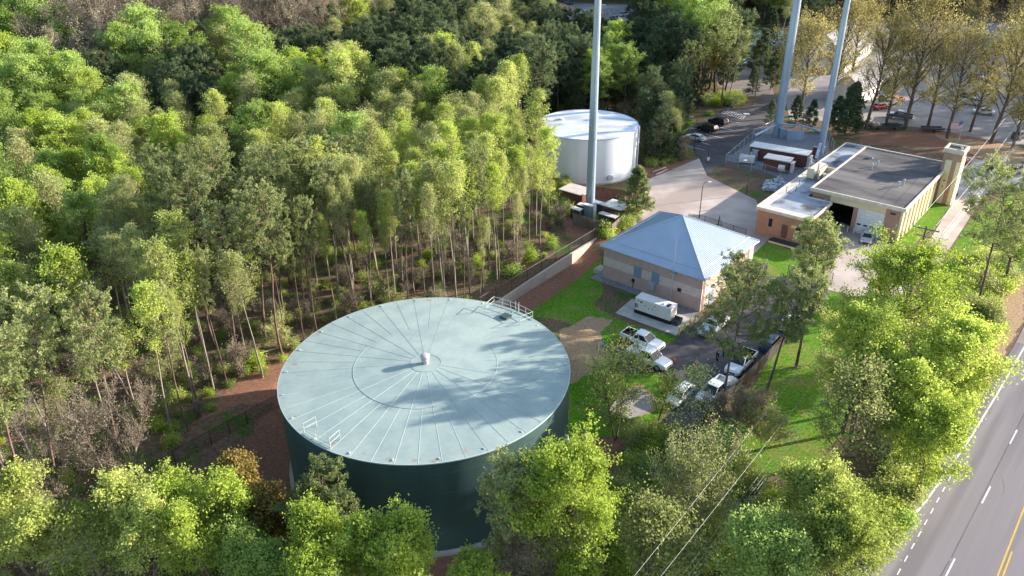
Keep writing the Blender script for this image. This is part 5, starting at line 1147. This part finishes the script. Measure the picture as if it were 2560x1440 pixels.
for s in range(3): proto('O', *gen_tree(130+s, 20, 7.0, .2, 'vase', 30, 8, 6, 'leaf_gold', 'bark', 5, .12, .42, .36, .75, .05, True, 1))
for s in range(2): proto('C', *gen_tree(150+s, 12, 3.0, .05, 'cone', 44, 5, 3, 'needle_dark', 'bark', 12, .17, .3, .16, .25, .05, True, 1, True))
for s, lf in enumerate(('leaf_green', 'leaf_bright', 'leaf_olive', 'leaf_yellow')): proto('U', *gen_shrub(170+s, 1.2, 1.5+.2*s, lf))
for s in range(3): proto('V', *gen_bare(180+s, 3.6+.4*s, 1.7, .05, 'vase', 'bud_dark' if s else 'leaf_olive', 2, 2, 'twig', 12, .035))
SPECIES = {'P': ('pine_tree', 'pine tree', 'tall thin trunked olive green pine'), 'D': ('pine_tree', 'pine tree', 'dark green dense pine'), 'E': ('pine_tree', 'pine tree', 'dark pine branched to the ground'), 'G': ('leafy_tree', 'tree', 'bright green leafy tree'),
           'Y': ('young_tree', 'tree', 'slender yellow green leafed tree'), 'S': ('budding_tree', 'tree', 'slim pale stemmed budding tree'), 'B': ('bare_tree', 'tree', 'leafless grey brown tree'), 'O': ('oak_tree', 'tree', 'spreading golden green oak'), 'C': ('cedar_tree', 'tree', 'dense conical dark evergreen'), 'U': ('shrub', 'shrub', 'low leafy shrub'), 'T': ('pine_tree', 'pine tree', 'very tall bare trunked pine'), 'Q': ('young_tree', 'tree', 'very tall slim yellow green tree')}
def make_tree(name, meshes, loc, rz, s, label, cat, group=None):
    t = thing(name, loc, rz, label, cat, group); t.scale = s if hasattr(s, '__len__') else (s, s, s)
    for nm, me in zip(('trunk', 'crown') if name != 'shrub' else ('stem', 'foliage'), meshes):
        if me is None: continue
        o = bpy.data.objects.new(nm, me); COL.objects.link(o); o.parent = t
    return t

# forest edge on the ground, photo pixels; inside this outline there is no wood
CLEAR = [(330, 1195), (475, 1095), (572, 1008), (690, 922), (765, 862), (900, 808), (1180, 770), (1275, 722), (1400, 615), (1405, 520), (1375, 420), (1330, 380), (1400, 318), (1560, 318), (1620, 430), (1740, 402), (1700, 340), (1700, 310), (1790, 262), (1862, 258), (1795, 205), (1770, 160), (1820, 120), (1790, 90), (1880, 60), (1930, 130), (1960, 130), (2090, 70), (2200, 52), (2600, 30), (2900, 400), (2900, 1900), (-400, 1900), (200, 1400)]
YARD = [(1215, 30), (1400, 2), (1640, 6), (1680, 50), (1620, 110), (1560, 185), (1500, 190), (1390, 160), (1300, 110)]
SEEDS = '''250,55,B 400,45,B 560,95,B 650,35,B 760,65,B 150,25,B 500,110,B 380,70,B 260,110,B 940,5,B 900,60,S 60,60,G 130,100,G 10,20,B 220,10,B 350,30,B 300,85,B 450,80,B 520,60,B 600,30,B 700,15,B 840,20,G 770,40,B 920,30,S 1000,10,D 1090,25,D 60,200,G 100,300,G 200,280,G 250,150,Y 330,140,Y 400,120,G 450,150,G 300,200,Y 490,165,G  650,90,B 720,40,B 370,240,D 500,190,D 540,235,D 460,275,S 650,105,D 610,115,Y 780,100,D 870,120,D 960,90,D 710,150,D 690,190,G 650,250,G 720,240,G 560,150,S
800,210,S 880,190,S 950,225,Y 1000,195,D 1080,180,D 1120,250,G 1110,165,Y 1200,100,D 1180,235,D 1270,200,D 1300,100,D 1230,60,S 300,330,Y 400,350,S 450,330,G 550,320,Y 620,330,S 700,320,Y 780,330,S 850,300,Y 880,335,G 950,330,Y 1000,330,S 1080,300,Y 1120,350,Y 1200,300,G 1260,330,Y 1330,350,Y 1300,420,Y 1380,330,Y 80,400,G 200,380,G 280,430,G 350,450,G 430,420,Y 500,400,Y 600,420,Y 520,480,Y 640,470,P 700,430,S 760,500,P 830,470,Y 900,420,S 950,450,S 1050,380,S 1100,440,S 1180,400,S
50,540,G 150,500,G 200,560,Y 100,620,Y 30,650,Y 280,520,S 350,560,S 430,560,S 300,640,S 400,660,S 500,620,Y 560,560,P 200,680,Y 60,760,Y 150,780,Y 250,780,S 330,760,Y 100,860,S 250,900,P 200,850,P 300,880,P 60,980,P 100,1080,P 170,960,P 180,1080,B 260,1100,S 330,1080,B 50,1150,P
1400,150,D 1450,120,D 1560,130,G 1600,100,D 1650,160,D 1700,100,D 1740,50,G 1770,60,O 1830,70,P 1650,250,D 1550,200,D 1350,230,D 1500,200,D 1720,230,S 1800,120,P 1850,40,D 1950,30,G 2000,40,D 1900,40,G 2060,60,O 2150,20,D 2300,30,B 2350,60,B 2450,30,D 2550,30,D 2200,30,G 100,-60,B 600,-60,B 1000,-50,B 1300,-40,D 1700,-40,D 2100,-40,D 2500,-40,D 2400,-10,B'''.split()
SEEDS = [(float(a), float(b), c) for a, b, c in (x.split(',') for x in SEEDS)]
SX = np.array([s[0] for s in SEEDS]); SY = np.array([s[1] for s in SEEDS])
def scatter(n_try, spacing, y0, y1, seed):
    rg = random.Random(seed); out = []; grid = {}
    for _ in range(n_try):
        y = y0+(y1-y0)*rg.random()**.8; x = rg.uniform(-.72, .72)*(y+30)
        k = (int(x//spacing), int(y//spacing)); ok = True
        for a in (-1, 0, 1):
            for b in (-1, 0, 1):
                for q in grid.get((k[0]+a, k[1]+b), ()):
                    if (q[0]-x)**2+(q[1]-y)**2 < spacing**2: ok = False; break
                if not ok: break
            if not ok: break
        if ok: grid.setdefault(k, []).append((x, y)); out.append((x, y))
    return out
cand = scatter(90000, 3.7, 46, 520, 3); ca = np.array(cand); cu, cv, cd = proj(np.c_[ca, np.full(len(ca), 1.7)])
inside = inpoly(cu, cv, CLEAR) | inpoly(cu, cv, YARD); rg = random.Random(9)
HT = {'P': 24.5, 'D': 22.5, 'G': 20, 'Y': 18, 'S': 17, 'B': 17.5, 'O': 20}
sel = []
for (x, y), u, v, ins in zip(cand, cu, cv, inside):
    if ins or u < -500 or u > 3100: continue
    if x > 45 and y < 150: continue
    if math.hypot(x-TC.x, y-TC.y) < 19.5 or math.hypot(x-C2.x, y-C2.y) < 13: continue
    sc_ = FOC/math.hypot(y, 50); cvv = v-(22 if v < 330 else 16)*sc_*.85           # where the crown would sit
    best = None; r_ = rg.random()
    d = ((SX-u-rg.gauss(0, 28))**2+((SY-cvv-rg.gauss(0, 16))*1.5)**2); k = SEEDS[int(d.argmin())][2]
    if v > 640 and 480 < u < 900 and r_ < .12 and k in 'YSG': k = 'P'          # wood edge facing the tank is mostly pine
    if r_ < .07: k = rg.choice('YSG') if k not in 'BD' else k
    s = rg.uniform(.8, 1.12)
    if u > 1340 and 330 < v < 570 and u < 1560: continue
    if 1250 < u <= 1340 and v > 330 and rg.random() < .4: continue
    if 1180 < u < 1440 and v > 380: k = rg.choice('YYYSG'); s = rg.uniform(.85, 1.0)
    if 1560 < u < 1760 and 280 < v < 460: k = rg.choice('DSD'); s = rg.uniform(.55, .75)
    if 1180 < u < 1640 and 180 < v < 330 and k in 'PDG': s *= .85
    if u < 420 and v > 1000: s *= .8
    if v > 520 and u < 1420 and inpoly(np.array([u+40]), np.array([v+190]), CLEAR)[0]:
        if k == 'P': k = 'T'; s = rg.uniform(.85, 1.05)
        elif k in 'YSG' and u > 420: k = 'Q'; s = rg.uniform(.8, 1.02)
    if 1180 < u < 1880 and v < 420 and k in 'DP' and rg.random() < .65: k = 'E'
    if v < 320 and cvv < 85 and 110 < u < 820 and rg.random() < .85: k = 'B'
    if v < 330 and k in 'GBO' and u < 1150: s *= 1.45 if k != 'B' else 1.65
    elif v < 450 and k in 'GYSB': s *= 1.18
    sel.append((x, y, u, v, k, s))
dens = {'E': .85, 'T': .95, 'Q': .95, 'P': .72, 'D': .8, 'G': .6, 'Y': .85, 'S': .85, 'B': .8, 'O': .5}
sel = [q for q in sel if rg.random() < ((dens[q[4]] if q[1] < 170 else dens[q[4]]*.72) if not (1180 < q[2] < 1880 and q[3] < 420) else .9)]
for x, y in scatter(30000, 2.3, 70, 150, 12):      # thin stems crowding the wood edge
    u, v, d_ = proj(np.array([[x, y, 1.6]])); u, v = float(u[0]), float(v[0])
    if not (430 < u < 1330): continue
    e0, e1_ = inpoly(np.array([u, u+20]), np.array([v, v+62]), CLEAR)
    if e0 or not e1_ or math.hypot(x-TC.x, y-TC.y) < 19.5 or rg.random() < .3: continue
    sel.append((x, y, u, v, rg.choice('TTQSQ' if u < 900 else 'QSQT'), -rg.uniform(.7, .95)))
sel.sort(key=lambda q: q[1]**2+q[0]**2*.5)
def region(u, v):
    if v > 1000: return 'in the corner wood at lower left'
    if v > 640: return 'along the wood edge facing the green tank' if u > 450 else 'in the left hand wood'
    if v > 420: return 'in the wood behind the green tank' if u > 500 else 'in the upper left wood'
    if v > 250: return 'in the middle distance wood' if u < 1250 else 'in the wood by the white tank'
    return 'in the far left wood' if u < 900 else ('in the far wood beyond the white tank' if u < 1700 else 'in the far right wood')
cnt = {}; rest = []
NEAR = 230
for x, y, u, v, k, s in sel:
    nm, cat, lab = SPECIES[k]; vis = -120 < u < 2680
    if vis and cnt.get(nm, 0) < NEAR and y < 330:
        cnt[nm] = cnt.get(nm, 0)+1; i = rg.randrange(len(PROTO[k]) if not (k == 'B' and y < 170) else 2); L_ = lab+' '+region(u, v)
        make_tree(nm, PROTO[k][i], (x, y, hz(x, y)-.05), rg.uniform(0, 6.28), (s*rg.uniform(.9, 1.1), s*rg.uniform(.9, 1.1), s*rg.uniform(.93, 1.05)) if s > 0 else (-s*.62, -s*.62, -s), L_, cat, L_)
    else: rest.append((x, y, u, v, k, abs(s)))
print('near', cnt, 'rest', len(rest))
# distant wood: one mass of the same trees, placed by a node tree
def joined(trunk, crown, name):
    a = [trunk, crown]; vs = []; fs = []; mi = []; mats = []; o = 0
    nv = sum(len(m.vertices) for m in a); co = np.concatenate([np.array([0.0]*0)]+[ (lambda q: (m.vertices.foreach_get('co', q), q)[1])(np.empty(len(m.vertices)*3)) for m in a])
    lv = []; ls = []; off_ = 0; lo = 0; mt = []
    for i, m in enumerate(a):
        q = np.empty(len(m.loops), int); m.loops.foreach_get('vertex_index', q); lv.append(q+off_); st = np.empty(len(m.polygons), int); m.polygons.foreach_get('loop_start', st); ls.append(st+lo); mt.append(np.full(len(m.polygons), i)); off_ += len(m.vertices); lo += len(m.loops)
    me = bpy.data.meshes.new(name); me.vertices.add(nv); me.vertices.foreach_set('co', co); lv = np.concatenate(lv); me.loops.add(len(lv)); me.loops.foreach_set('vertex_index', lv)
    ls = np.concatenate(ls); me.polygons.add(len(ls)); me.polygons.foreach_set('loop_start', ls); me.update(calc_edges=True)
    me.materials.append(trunk.materials[0]); me.materials.append(crown.materials[0]); me.polygons.foreach_set('material_index', np.concatenate(mt)); return bpy.data.objects.new(name, me)
def mass(name, pts, kinds, label, cat):
    """pts: (x,y,z, kindindex, rz, scale)"""
    src = bpy.data.collections.new(name+'_sources'); order = []
    for k in kinds:
        for i, ms in enumerate(PROTO[k]): o = joined(ms[0], ms[1], f'{name}_{len(order):02d}'); src.objects.link(o); order.append(k)
    me = bpy.data.meshes.new(name); n = len(pts); me.vertices.add(n); me.vertices.foreach_set('co', np.array([p[:3] for p in pts]).ravel())
    ia = me.attributes.new('pick', 'INT', 'POINT'); rg_ = random.Random(2); ia.data.foreach_set('value', [rg_.choice([j for j, q in enumerate(order) if q == p[3]]) for p in pts])
    ra = me.attributes.new('turn', 'FLOAT_VECTOR', 'POINT'); ra.data.foreach_set('vector', np.array([(0, 0, p[4]) for p in pts]).ravel())
    sa_ = me.attributes.new('size', 'FLOAT', 'POINT'); sa_.data.foreach_set('value', [p[5] for p in pts])
    o = bpy.data.objects.new(name, me); COL.objects.link(o); tag(o, label, cat, kind='stuff')
    g = bpy.data.node_groups.new(name, 'GeometryNodeTree'); g.interface.new_socket('Geometry', in_out='INPUT', socket_type='NodeSocketGeometry'); g.interface.new_socket('Geometry', in_out='OUTPUT', socket_type='NodeSocketGeometry')
    gi, go = g.nodes.new('NodeGroupInput'), g.nodes.new('NodeGroupOutput'); ip = g.nodes.new('GeometryNodeInstanceOnPoints'); ci = g.nodes.new('GeometryNodeCollectionInfo')
    ci.inputs['Collection'].default_value = src; ci.inputs['Separate Children'].default_value = True; ci.inputs['Reset Children'].default_value = True
    def na(nm_, ty): a = g.nodes.new('GeometryNodeInputNamedAttribute'); a.data_type = ty; a.inputs['Name'].default_value = nm_; return a.outputs['Attribute']
    g.links.new(gi.outputs[0], ip.inputs['Points']); g.links.new(ci.outputs[0], ip.inputs['Instance']); ip.inputs['Pick Instance'].default_value = True
    g.links.new(na('pick', 'INT'), ip.inputs['Instance Index']); g.links.new(na('turn', 'FLOAT_VECTOR'), ip.inputs['Rotation']); g.links.new(na('size', 'FLOAT'), ip.inputs['Scale'])
    g.links.new(ip.outputs[0], go.inputs[0]); md = o.modifiers.new('scatter', 'NODES'); md.node_group = g; return o
mass('distant_wood', [(x, y, hz(x, y)-.05, k, rg.uniform(0, 6.28), s) for x, y, u, v, k, s in rest], 'PDGYSBOTQE', 'mixed far-off wood of bare, green and dark trees filling the background', 'wood')
# undergrowth on the forest floor
und = []
for x, y in scatter(26000, 1.7, 44, 190, 8):
    u, v, d = proj(np.array([[x, y, 1.5]])); u, v = float(u[0]), float(v[0])
    if inpoly(np.array([u]), np.array([v]), CLEAR)[0] or u < -150 or u > 2000: continue
    if math.hypot(x-TC.x, y-TC.y) < 20: continue
    dn = .5+.5*math.sin(x*.21+2)*math.sin(y*.17); 
    if rg.random() > .42+.55*dn: continue
    und.append((x, y, hz(x, y)-.05, rg.choice('UUV'), rg.uniform(0, 6.28), rg.uniform(.4, .95)))
for poly, n, z in (([(1600, 1100), (1720, 1100), (1840, 1170), (1900, 1210), (1960, 1300), (1900, 1440), (1560, 1440), (1500, 1300)], 230, 2), ([(1420, 420), (1340, 430), (1380, 560), (1420, 560)], 30, 1.7), ([(1560, 330), (1640, 300), (1700, 360), (1730, 395), (1630, 425), (1590, 380)], 60, 2),
                   ([(1740, 262), (1790, 245), (1850, 245), (1865, 262), (1800, 268)], 60, 2), ([(2300, 1000), (2440, 870), (2480, 900), (2360, 1130), (2200, 1400), (2130, 1440), (2100, 1300)], 120, 2), ([(2380, 720), (2440, 640), (2560, 640), (2540, 700), (2430, 860)], 60, 2), ([(1490, 565), (1600, 520), (1580, 560), (1510, 600)], 25, 2),
                   ([(150, 1440), (330, 1200), (600, 1240), (740, 1300), (760, 1440)], 160, .8), ([(1400, 1330), (1500, 1250), (1560, 1440), (1300, 1440)], 90, 1.2)):
    k = 0; us = [p[0] for p in poly]; vs = [p[1] for p in poly]
    while k < n:
        u, v = rg.uniform(min(us), max(us)), rg.uniform(min(vs), max(vs))
        if inpoly(np.array([u]), np.array([v]), poly)[0]:
            p = P(u, v, z); und.append((p.x, p.y, hz(p.x, p.y)-.05, 'U', rg.uniform(0, 6.28), rg.uniform(.5, 1.3))); k += 1
mass('undergrowth', und, 'UV', 'patchy green and brown undergrowth covering the forest floor', 'undergrowth')
print('undergrowth', len(und))

# ---- single trees of the foreground and around the buildings
def feature(u, v, H, meshes, name, label, cat='tree', base=None, zc=.65, sc_=1.0):
    """crown centre seen at (u, v), or the foot at ground pixel base"""
    if base: p = P(*base, 2.0)
    else: p = P(u, v, 1.5+H*zc)
    z = hz(p.x, p.y)-.05
    return make_tree(name, meshes, (p.x, p.y, z), (u*.37) % 6.28, sc_, label, cat)
def lush(seed, H, Rc, leaf, per=13, base=.3, prof='round', size=.125, nprim=28, bark='bark', rise=.55, stems=1):
    return gen_tree(seed, H, Rc, base, prof, nprim, 8, 5, leaf, bark, per*1.1, size, .27, .26, rise, .08, True, stems)
big = [
 (2275, 790, 19, 7.2, 'leaf_bright', 14, 'tallest and widest bright green tree, right of the driveway'),
 (2150, 895, 16, 5.4, 'leaf_bright', 13, 'bright green tree below the tallest one, beside the lawn'),
 (2375, 925, 15, 5.4, 'leaf_bright', 12, 'bright green tree between the tallest tree and the highway'),
 (2262, 1010, 13, 5.2, 'leaf_bright', 13, 'rounded bright green tree in the middle of the roadside group'),
 (2330, 1120, 11, 4.6, 'leaf_bright', 12, 'green tree whose boughs hang over the white road edge line'),
 (2030, 1270, 11, 3.6, 'leaf_yellow', 12, 'yellow green tree right of the power lines'),
 (2085, 1385, 11, 4.3, 'leaf_yellow', 13, 'yellow green tree nearest the lower right road edge'),
 (1930, 1420, 10, 3.6, 'leaf_green', 10, 'darker green tree beside the power lines at the bottom'),
 (1450, 1265, 16, 5.2, 'leaf_bright', 15, 'large bright green tree overlapping the right side of the green tank'),
 (835, 1432, 12, 4.0, 'leaf_bright', 16, 'bright green tree in front of the tank, left of two at the bottom edge'),
 (980, 1422, 12, 3.9, 'leaf_bright', 16, 'bright green tree in front of the tank, right of two at the bottom edge'),
 (330, 1340, 12, 4.0, 'leaf_yellow', 11, 'light green tree at the lower left, below the shaded fence'),
 (510, 1320, 12, 3.7, 'leaf_bright', 12, 'light green tree at the lower left, beside the brown crowned one'),
 (630, 1440, 9, 3.4, 'leaf_green', 11, 'green tree low at the bottom edge, left of the tufted pine'),
 (60, 1340, 12, 4.2, 'leaf_yellow', 9, 'yellow green tree in the bottom left corner'),
]
for i, (u, v, H, Rc, lf, per, lab) in enumerate(big): feature(u, v, H, lush(300+i, H, Rc, lf, per, rise=.95 if i >= 9 else .6, prof='tall' if i >= 9 else 'round', stems=(2 if i % 2 else 3) if i >= 9 else 1), 'leafy_tree', lab)
for i, (u, v, H, Rc, lf, nm, lab) in enumerate(((1200, 1462, 6, 2.4, 'leaf_bright', 'leafy_tree', 'small bright green treetop at the bottom edge right of the two big ones'), (612, 1215, 12, 2.2, 'leaf_brown', 'brown_tree', 'bronze brown crowned tree, left of two'), (668, 1275, 11, 2.1, 'leaf_brown', 'brown_tree', 'bronze brown crowned tree, right of two by the tank foot'),
                                  (1440, 1475, 5, 2.0, 'leaf_bright', 'leafy_tree', 'tiny bright green treetop at the bottom edge under the bare shrub'))):
    feature(u, v, H, lush(340+i, H, Rc, lf, 16, .25, 'tall', .14, 20), nm, lab)
def feat_gen(u, v, H, meshes, nm, cat, lab, base=None, zc=.65): return feature(u, v, H, meshes, nm, lab, cat, base, zc)
feat_gen(2128, 1075, 13, gen_tree(401, 13, 5.2, .3, 'round', 24, 8, 6, 'leaf_olive', 'bark', 5, .13, .4, .2, .7), 'budding_tree', 'tree', 'airy olive budding tree in front of the roadside group')
feat_gen(1548, 968, 10, gen_tree(402, 10, 4.4, .2, 'vase', 22, 8, 5, 'leaf_yellow', 'bark', 4, .12, .38, .15, .8, .05, True, 2), 'budding_tree', 'tree', 'budding two stemmed tree over the tan dirt patch')
feat_gen(1650, 1000, 9, gen_tree(403, 7, 1.7, .2, 'vase', 14, 6, 5, 'leaf_yellow', 'bark', 3, .11, .35, .1, .8), 'budding_tree', 'tree', 'small budding tree left of the silver sedan', base=(1642, 1072))
feat_gen(1738, 1000, 12, gen_tree(404, 12, 2.8, .3, 'tall', 16, 6, 5, 'leaf_yellow', 'bark_pale', 2, .12, .35, .12, .5), 'budding_tree', 'tree', 'thin nearly bare tree with few leaves beside the screened fence', base=(1725, 1150))
feat_gen(1350, 1380, 8, gen_bare(405, 8, 3.6, .1, 'round', 'bud_dark', 3, 3, 'twig', 24, .08), 'bare_tree', 'tree', 'tangled leafless shrubby tree at the right foot of the green tank')
feat_gen(1740, 1260, 9, gen_bare(406, 10, 4.2, .15, 'round', 'leaf_olive', 4, 2, 'twig', 22, .1), 'bare_tree', 'tree', 'dull olive half bare tree in the shade left of the power lines')
feat_gen(1640, 1380, 9, gen_tree(407, 10, 4.0, .1, 'round', 22, 7, 5, 'leaf_olive', 'bark', 5, .15, .5, .14, .7), 'brown_tree', 'tree', 'dull olive tree in the shade at the bottom, left of the power lines')
feat_gen(1790, 1160, 8, gen_tree(408, 8, 3.2, .1, 'round', 20, 7, 5, 'leaf_green', 'bark', 4, .14, .45, .12, .7), 'brown_tree', 'tree', 'dull green bushy tree under the pines at the fence end')
feat_gen(120, 1100, 14, gen_bare(409, 14, 3.8, .25, 'round', 'bud_dark', 2, 2, 'bark_pale', 20, .13), 'bare_tree', 'tree', 'pale leafless tree among the pines in the lower left corner')
feat_gen(270, 1130, 11, gen_bare(410, 12, 3.4, .2, 'round', 'bud_dark', 2, 2, 'twig', 20, .11), 'bare_tree', 'tree', 'leafless twiggy tree left of the shaded fence')
feat_gen(220, 1360, 11, gen_tree(411, 11, 3.6, .25, 'tall', 20, 7, 5, 'leaf_yellow', 'bark_pale', 4, .13, .36, .13, .7), 'budding_tree', 'tree', 'half leafed pale stemmed tree at the bottom left edge')
def pine(seed, H, Rc, base=.5, per=15, nprim=26): return gen_tree(seed, H, Rc, base, 'pine', nprim, 6, 4, 'needle', 'bark_pine', per, .15, .32, .2, .1, .12, True, 1, True)
for i, (b, H, Rc, bs_, lab) in enumerate((((1797, 1062), 19.5, 4.0, .40, 'full crowned pine rising through the truck lot fence, largest of the fence pines'), ((1892, 1062), 20.0, 2.1, .56, 'slender pine between the largest fence pine and the one with the red foot'), ((1990, 918), 20.2, 2.6, .56, 'pine with a red painted foot on the bright lawn'), ((2440, 770), 20, 5.6, .42, 'open crowned pine right of the driveway, near the right edge'))):
    feature(0, i*1.7, H, pine(430+i, H, Rc, bs_, 13 if i < 3 else 15, 26 if i < 3 else 34), 'pine_tree', lab, 'pine tree', base=b)
feature(2545, 600, 12, lush(460, 12, 3.8, 'leaf_green', 8), 'leafy_tree', 'green tree at the right edge beside the open crowned pine')
feature(2440, 840, 6, lush(461, 7, 3.2, 'leaf_olive', 8), 'leafy_tree', 'small olive tree between the open crowned pine and the road')
feature(0, 2, 9, pine(436, 9.5, 2.8, .15, 11), 'pine_tree', 'young pine beside the east wall of the pump house', 'pine tree', base=(1835, 800))
feature(798, 1262, 13, pine(440, 13, 2.9, .25, 20, 30), 'pine_tree', 'tufted pine against the dark side of the green tank', 'pine tree')
feature(1285, 1270, 15, pine(441, 15, 2.7, .3, 14, 30), 'pine_tree', 'narrow pine against the right side of the green tank', 'pine tree')
feature(1585, 500, 10, gen_tree(450, 9.5, 2.9, .05, 'cone', 50, 6, 3, 'needle', 'bark', 14, .15, .28, .15, .2, .05, True, 1, True), 'cedar_tree', 'conical cedar between the mast compound and the pump house roof', 'cedar tree', base=(1590, 545))
feature(2105, 300, 13, gen_tree(451, 12, 3.4, .03, 'cone', 56, 6, 4, 'needle_dark', 'bark', 16, .18, .3, .18, .2, .05, True, 1, True), 'cedar_tree', 'broad blackish green cedar beside the thinner right mast', 'cedar tree', base=(2112, 338))
for k, (b, s, lab) in enumerate((((1985, 318), .62, 'small dark cedar between the two right masts, left'), ((2020, 325), .6, 'small dark cedar between the two right masts, right'), ((1925, 312), .5, 'small dark cedar left of the thick mast'), ((2080, 330), .7, 'dark cedar just left of the broad blackish one'), ((1668, 405), .85, 'brownish green cedar at the edge of the tan court'), ((1635, 400), .95, 'brownish green cedar right of the white tank'), ((1880, 235), .6, 'dark cedar on the bank above the lane'), ((1893, 190), 1.1, 'dark evergreen beside the shaded back lot'), ((1915, 150), 1.3, 'tall dark evergreen right of the back lot cars'), ((1925, 225), .9, 'dark evergreen on the bank left of the thick mast'), ((1790, 130), 1.2, 'dark evergreen left of the house above the back lot'))):
    feature(0, k*1.3, 10, PROTO['C'][k % 2], 'cedar_tree', lab, 'cedar tree', base=b, sc_=s)
for k, (b, s, lab) in enumerate((((2215, 312), 1.0, 'golden green oak behind the big leaning one'), ((2320, 318), 1.0, 'golden green oak between the big leaning oak and the slim one'), ((2425, 330), .95, 'olive gold oak left of the one near the flagpole'), ((2530, 372), .9, 'golden oak at the right edge beside the mulch'), ((2120, 240), 1.1, 'olive oak between the thinner mast and the church annex'), ((2165, 322), 1.15, 'golden green oak right of the broad cedar'), ((2262, 322), 1.35, 'big leaning oak with many limbs above the covered trailer'), ((2368, 345), 1.1, 'slim oak at the end of the empty trailer'), ((2478, 358), 1.2, 'golden oak near the flagpole'), ((2555, 300), 1.2, 'golden oak at the right edge of the church lot'), ((2000, 290), 1.05, 'oak behind the two right masts, left of two'), ((2075, 262), 1.1, 'oak behind the two right masts, right of two'),
                                  ((1960, 262), .9, 'olive oak left of the thick mast'), ((2520, 190), 1.1, 'golden oak far behind the flagpole'), ((2420, 110), 1.0, 'golden oak beyond the church lot'), ((2300, 84), .9, 'golden oak behind the church roof'), ((2180, 92), .9, 'pale green oak left of the church roof'))):
    feature(0, k*2.1, 20, PROTO['O'][k % 3], 'oak_tree', lab, 'oak tree', base=b, sc_=s)
for k, (b, kd, s, lab) in enumerate((((1718, 292), 'P', .8, 'pine at the corner of the car park with a thin straight trunk'), ((1803, 268), 'P', 1.0, 'tall pine behind the bushes at the lane'), ((1700, 335), 'E', .55, 'dark bushy pine behind the white sedan'), ((1770, 200), 'D', .8, 'dark pine left of the shaded back lot'), ((1480, 640), 'S', .001, None))):
    if lab: feature(0, k, 20, PROTO[kd][k % len(PROTO[kd])], SPECIES[kd][0], lab, SPECIES[kd][1], base=b, sc_=s)
for k, (b, s, lab) in enumerate((((1340, 590), .8, 'pale stemmed sapling at the wood edge left of the mast'), ((1372, 545), .62, 'leafy sapling beside the brown hut'), ((1345, 480), .8, 'leafy tree half in front of the white tank'))):
    feature(0, k*3, 18, PROTO['Y'][k % 4], 'young_tree', lab, 'tree', base=b, sc_=s)
for k, (b, H_, lab) in enumerate((((1858, 1085), 5, 'small twiggy sapling on the lawn below the fence pines'), ((1905, 1130), 4.5, 'small olive sapling at the dark lower end of the lawn'), ((1800, 1110), 5.5, 'bare twiggy sapling at the foot of the largest fence pine'), ((2070, 1010), 6, 'thin budding sapling right of the wires on the lawn'), ((2085, 905), 6.5, 'thin leafy sapling at the right edge of the lawn'))):
    feature(0, k*1.9, H_, gen_bare(470+k, H_, 1.9, .15, 'round', ('bud_dark', 'leaf_olive', 'bud_dark', 'leaf_olive', 'leaf_yellow')[k], 4, 2, 'twig', 12, .05), 'sapling', lab, 'sapling', base=b)
# red painted band on the lawn pine's foot
rp = P(1990, 918, hz(P(1990, 918).x, P(1990, 918).y))
for o in [q for q in sc.objects if q.get('label', '').startswith('pine with a red painted')]:
    MB().lathe([(.225, .0), (.225, .55)], 12).obj('painted_band', 'rust', o)
for k, (b, s, lab) in enumerate((((905, 935), 1, ''),)): pass
for k, (u, v, s, i, lab) in enumerate(((640, 920, 1.1, 1, 'round bright shrub on the pine straw left of the tank'), (610, 935, .8, 0, 'small green shrub beside the round bright one'), (1280, 690, 1.3, 0, 'green shrub behind the retaining wall'), (1320, 650, 1.2, 1, 'bright shrub behind the retaining wall fence'), (1845, 258, 1.2, 1, 'bright green bush at the lane bend'), (1815, 250, 1.3, 0, 'green bush beside the tall pine at the lane'), (1775, 288, .8, 0, 'little round tree in front of the notice board'))):
    p = PG(u, v); make_tree('shrub', PROTO['U'][i], p, k, s, lab, 'shrub')
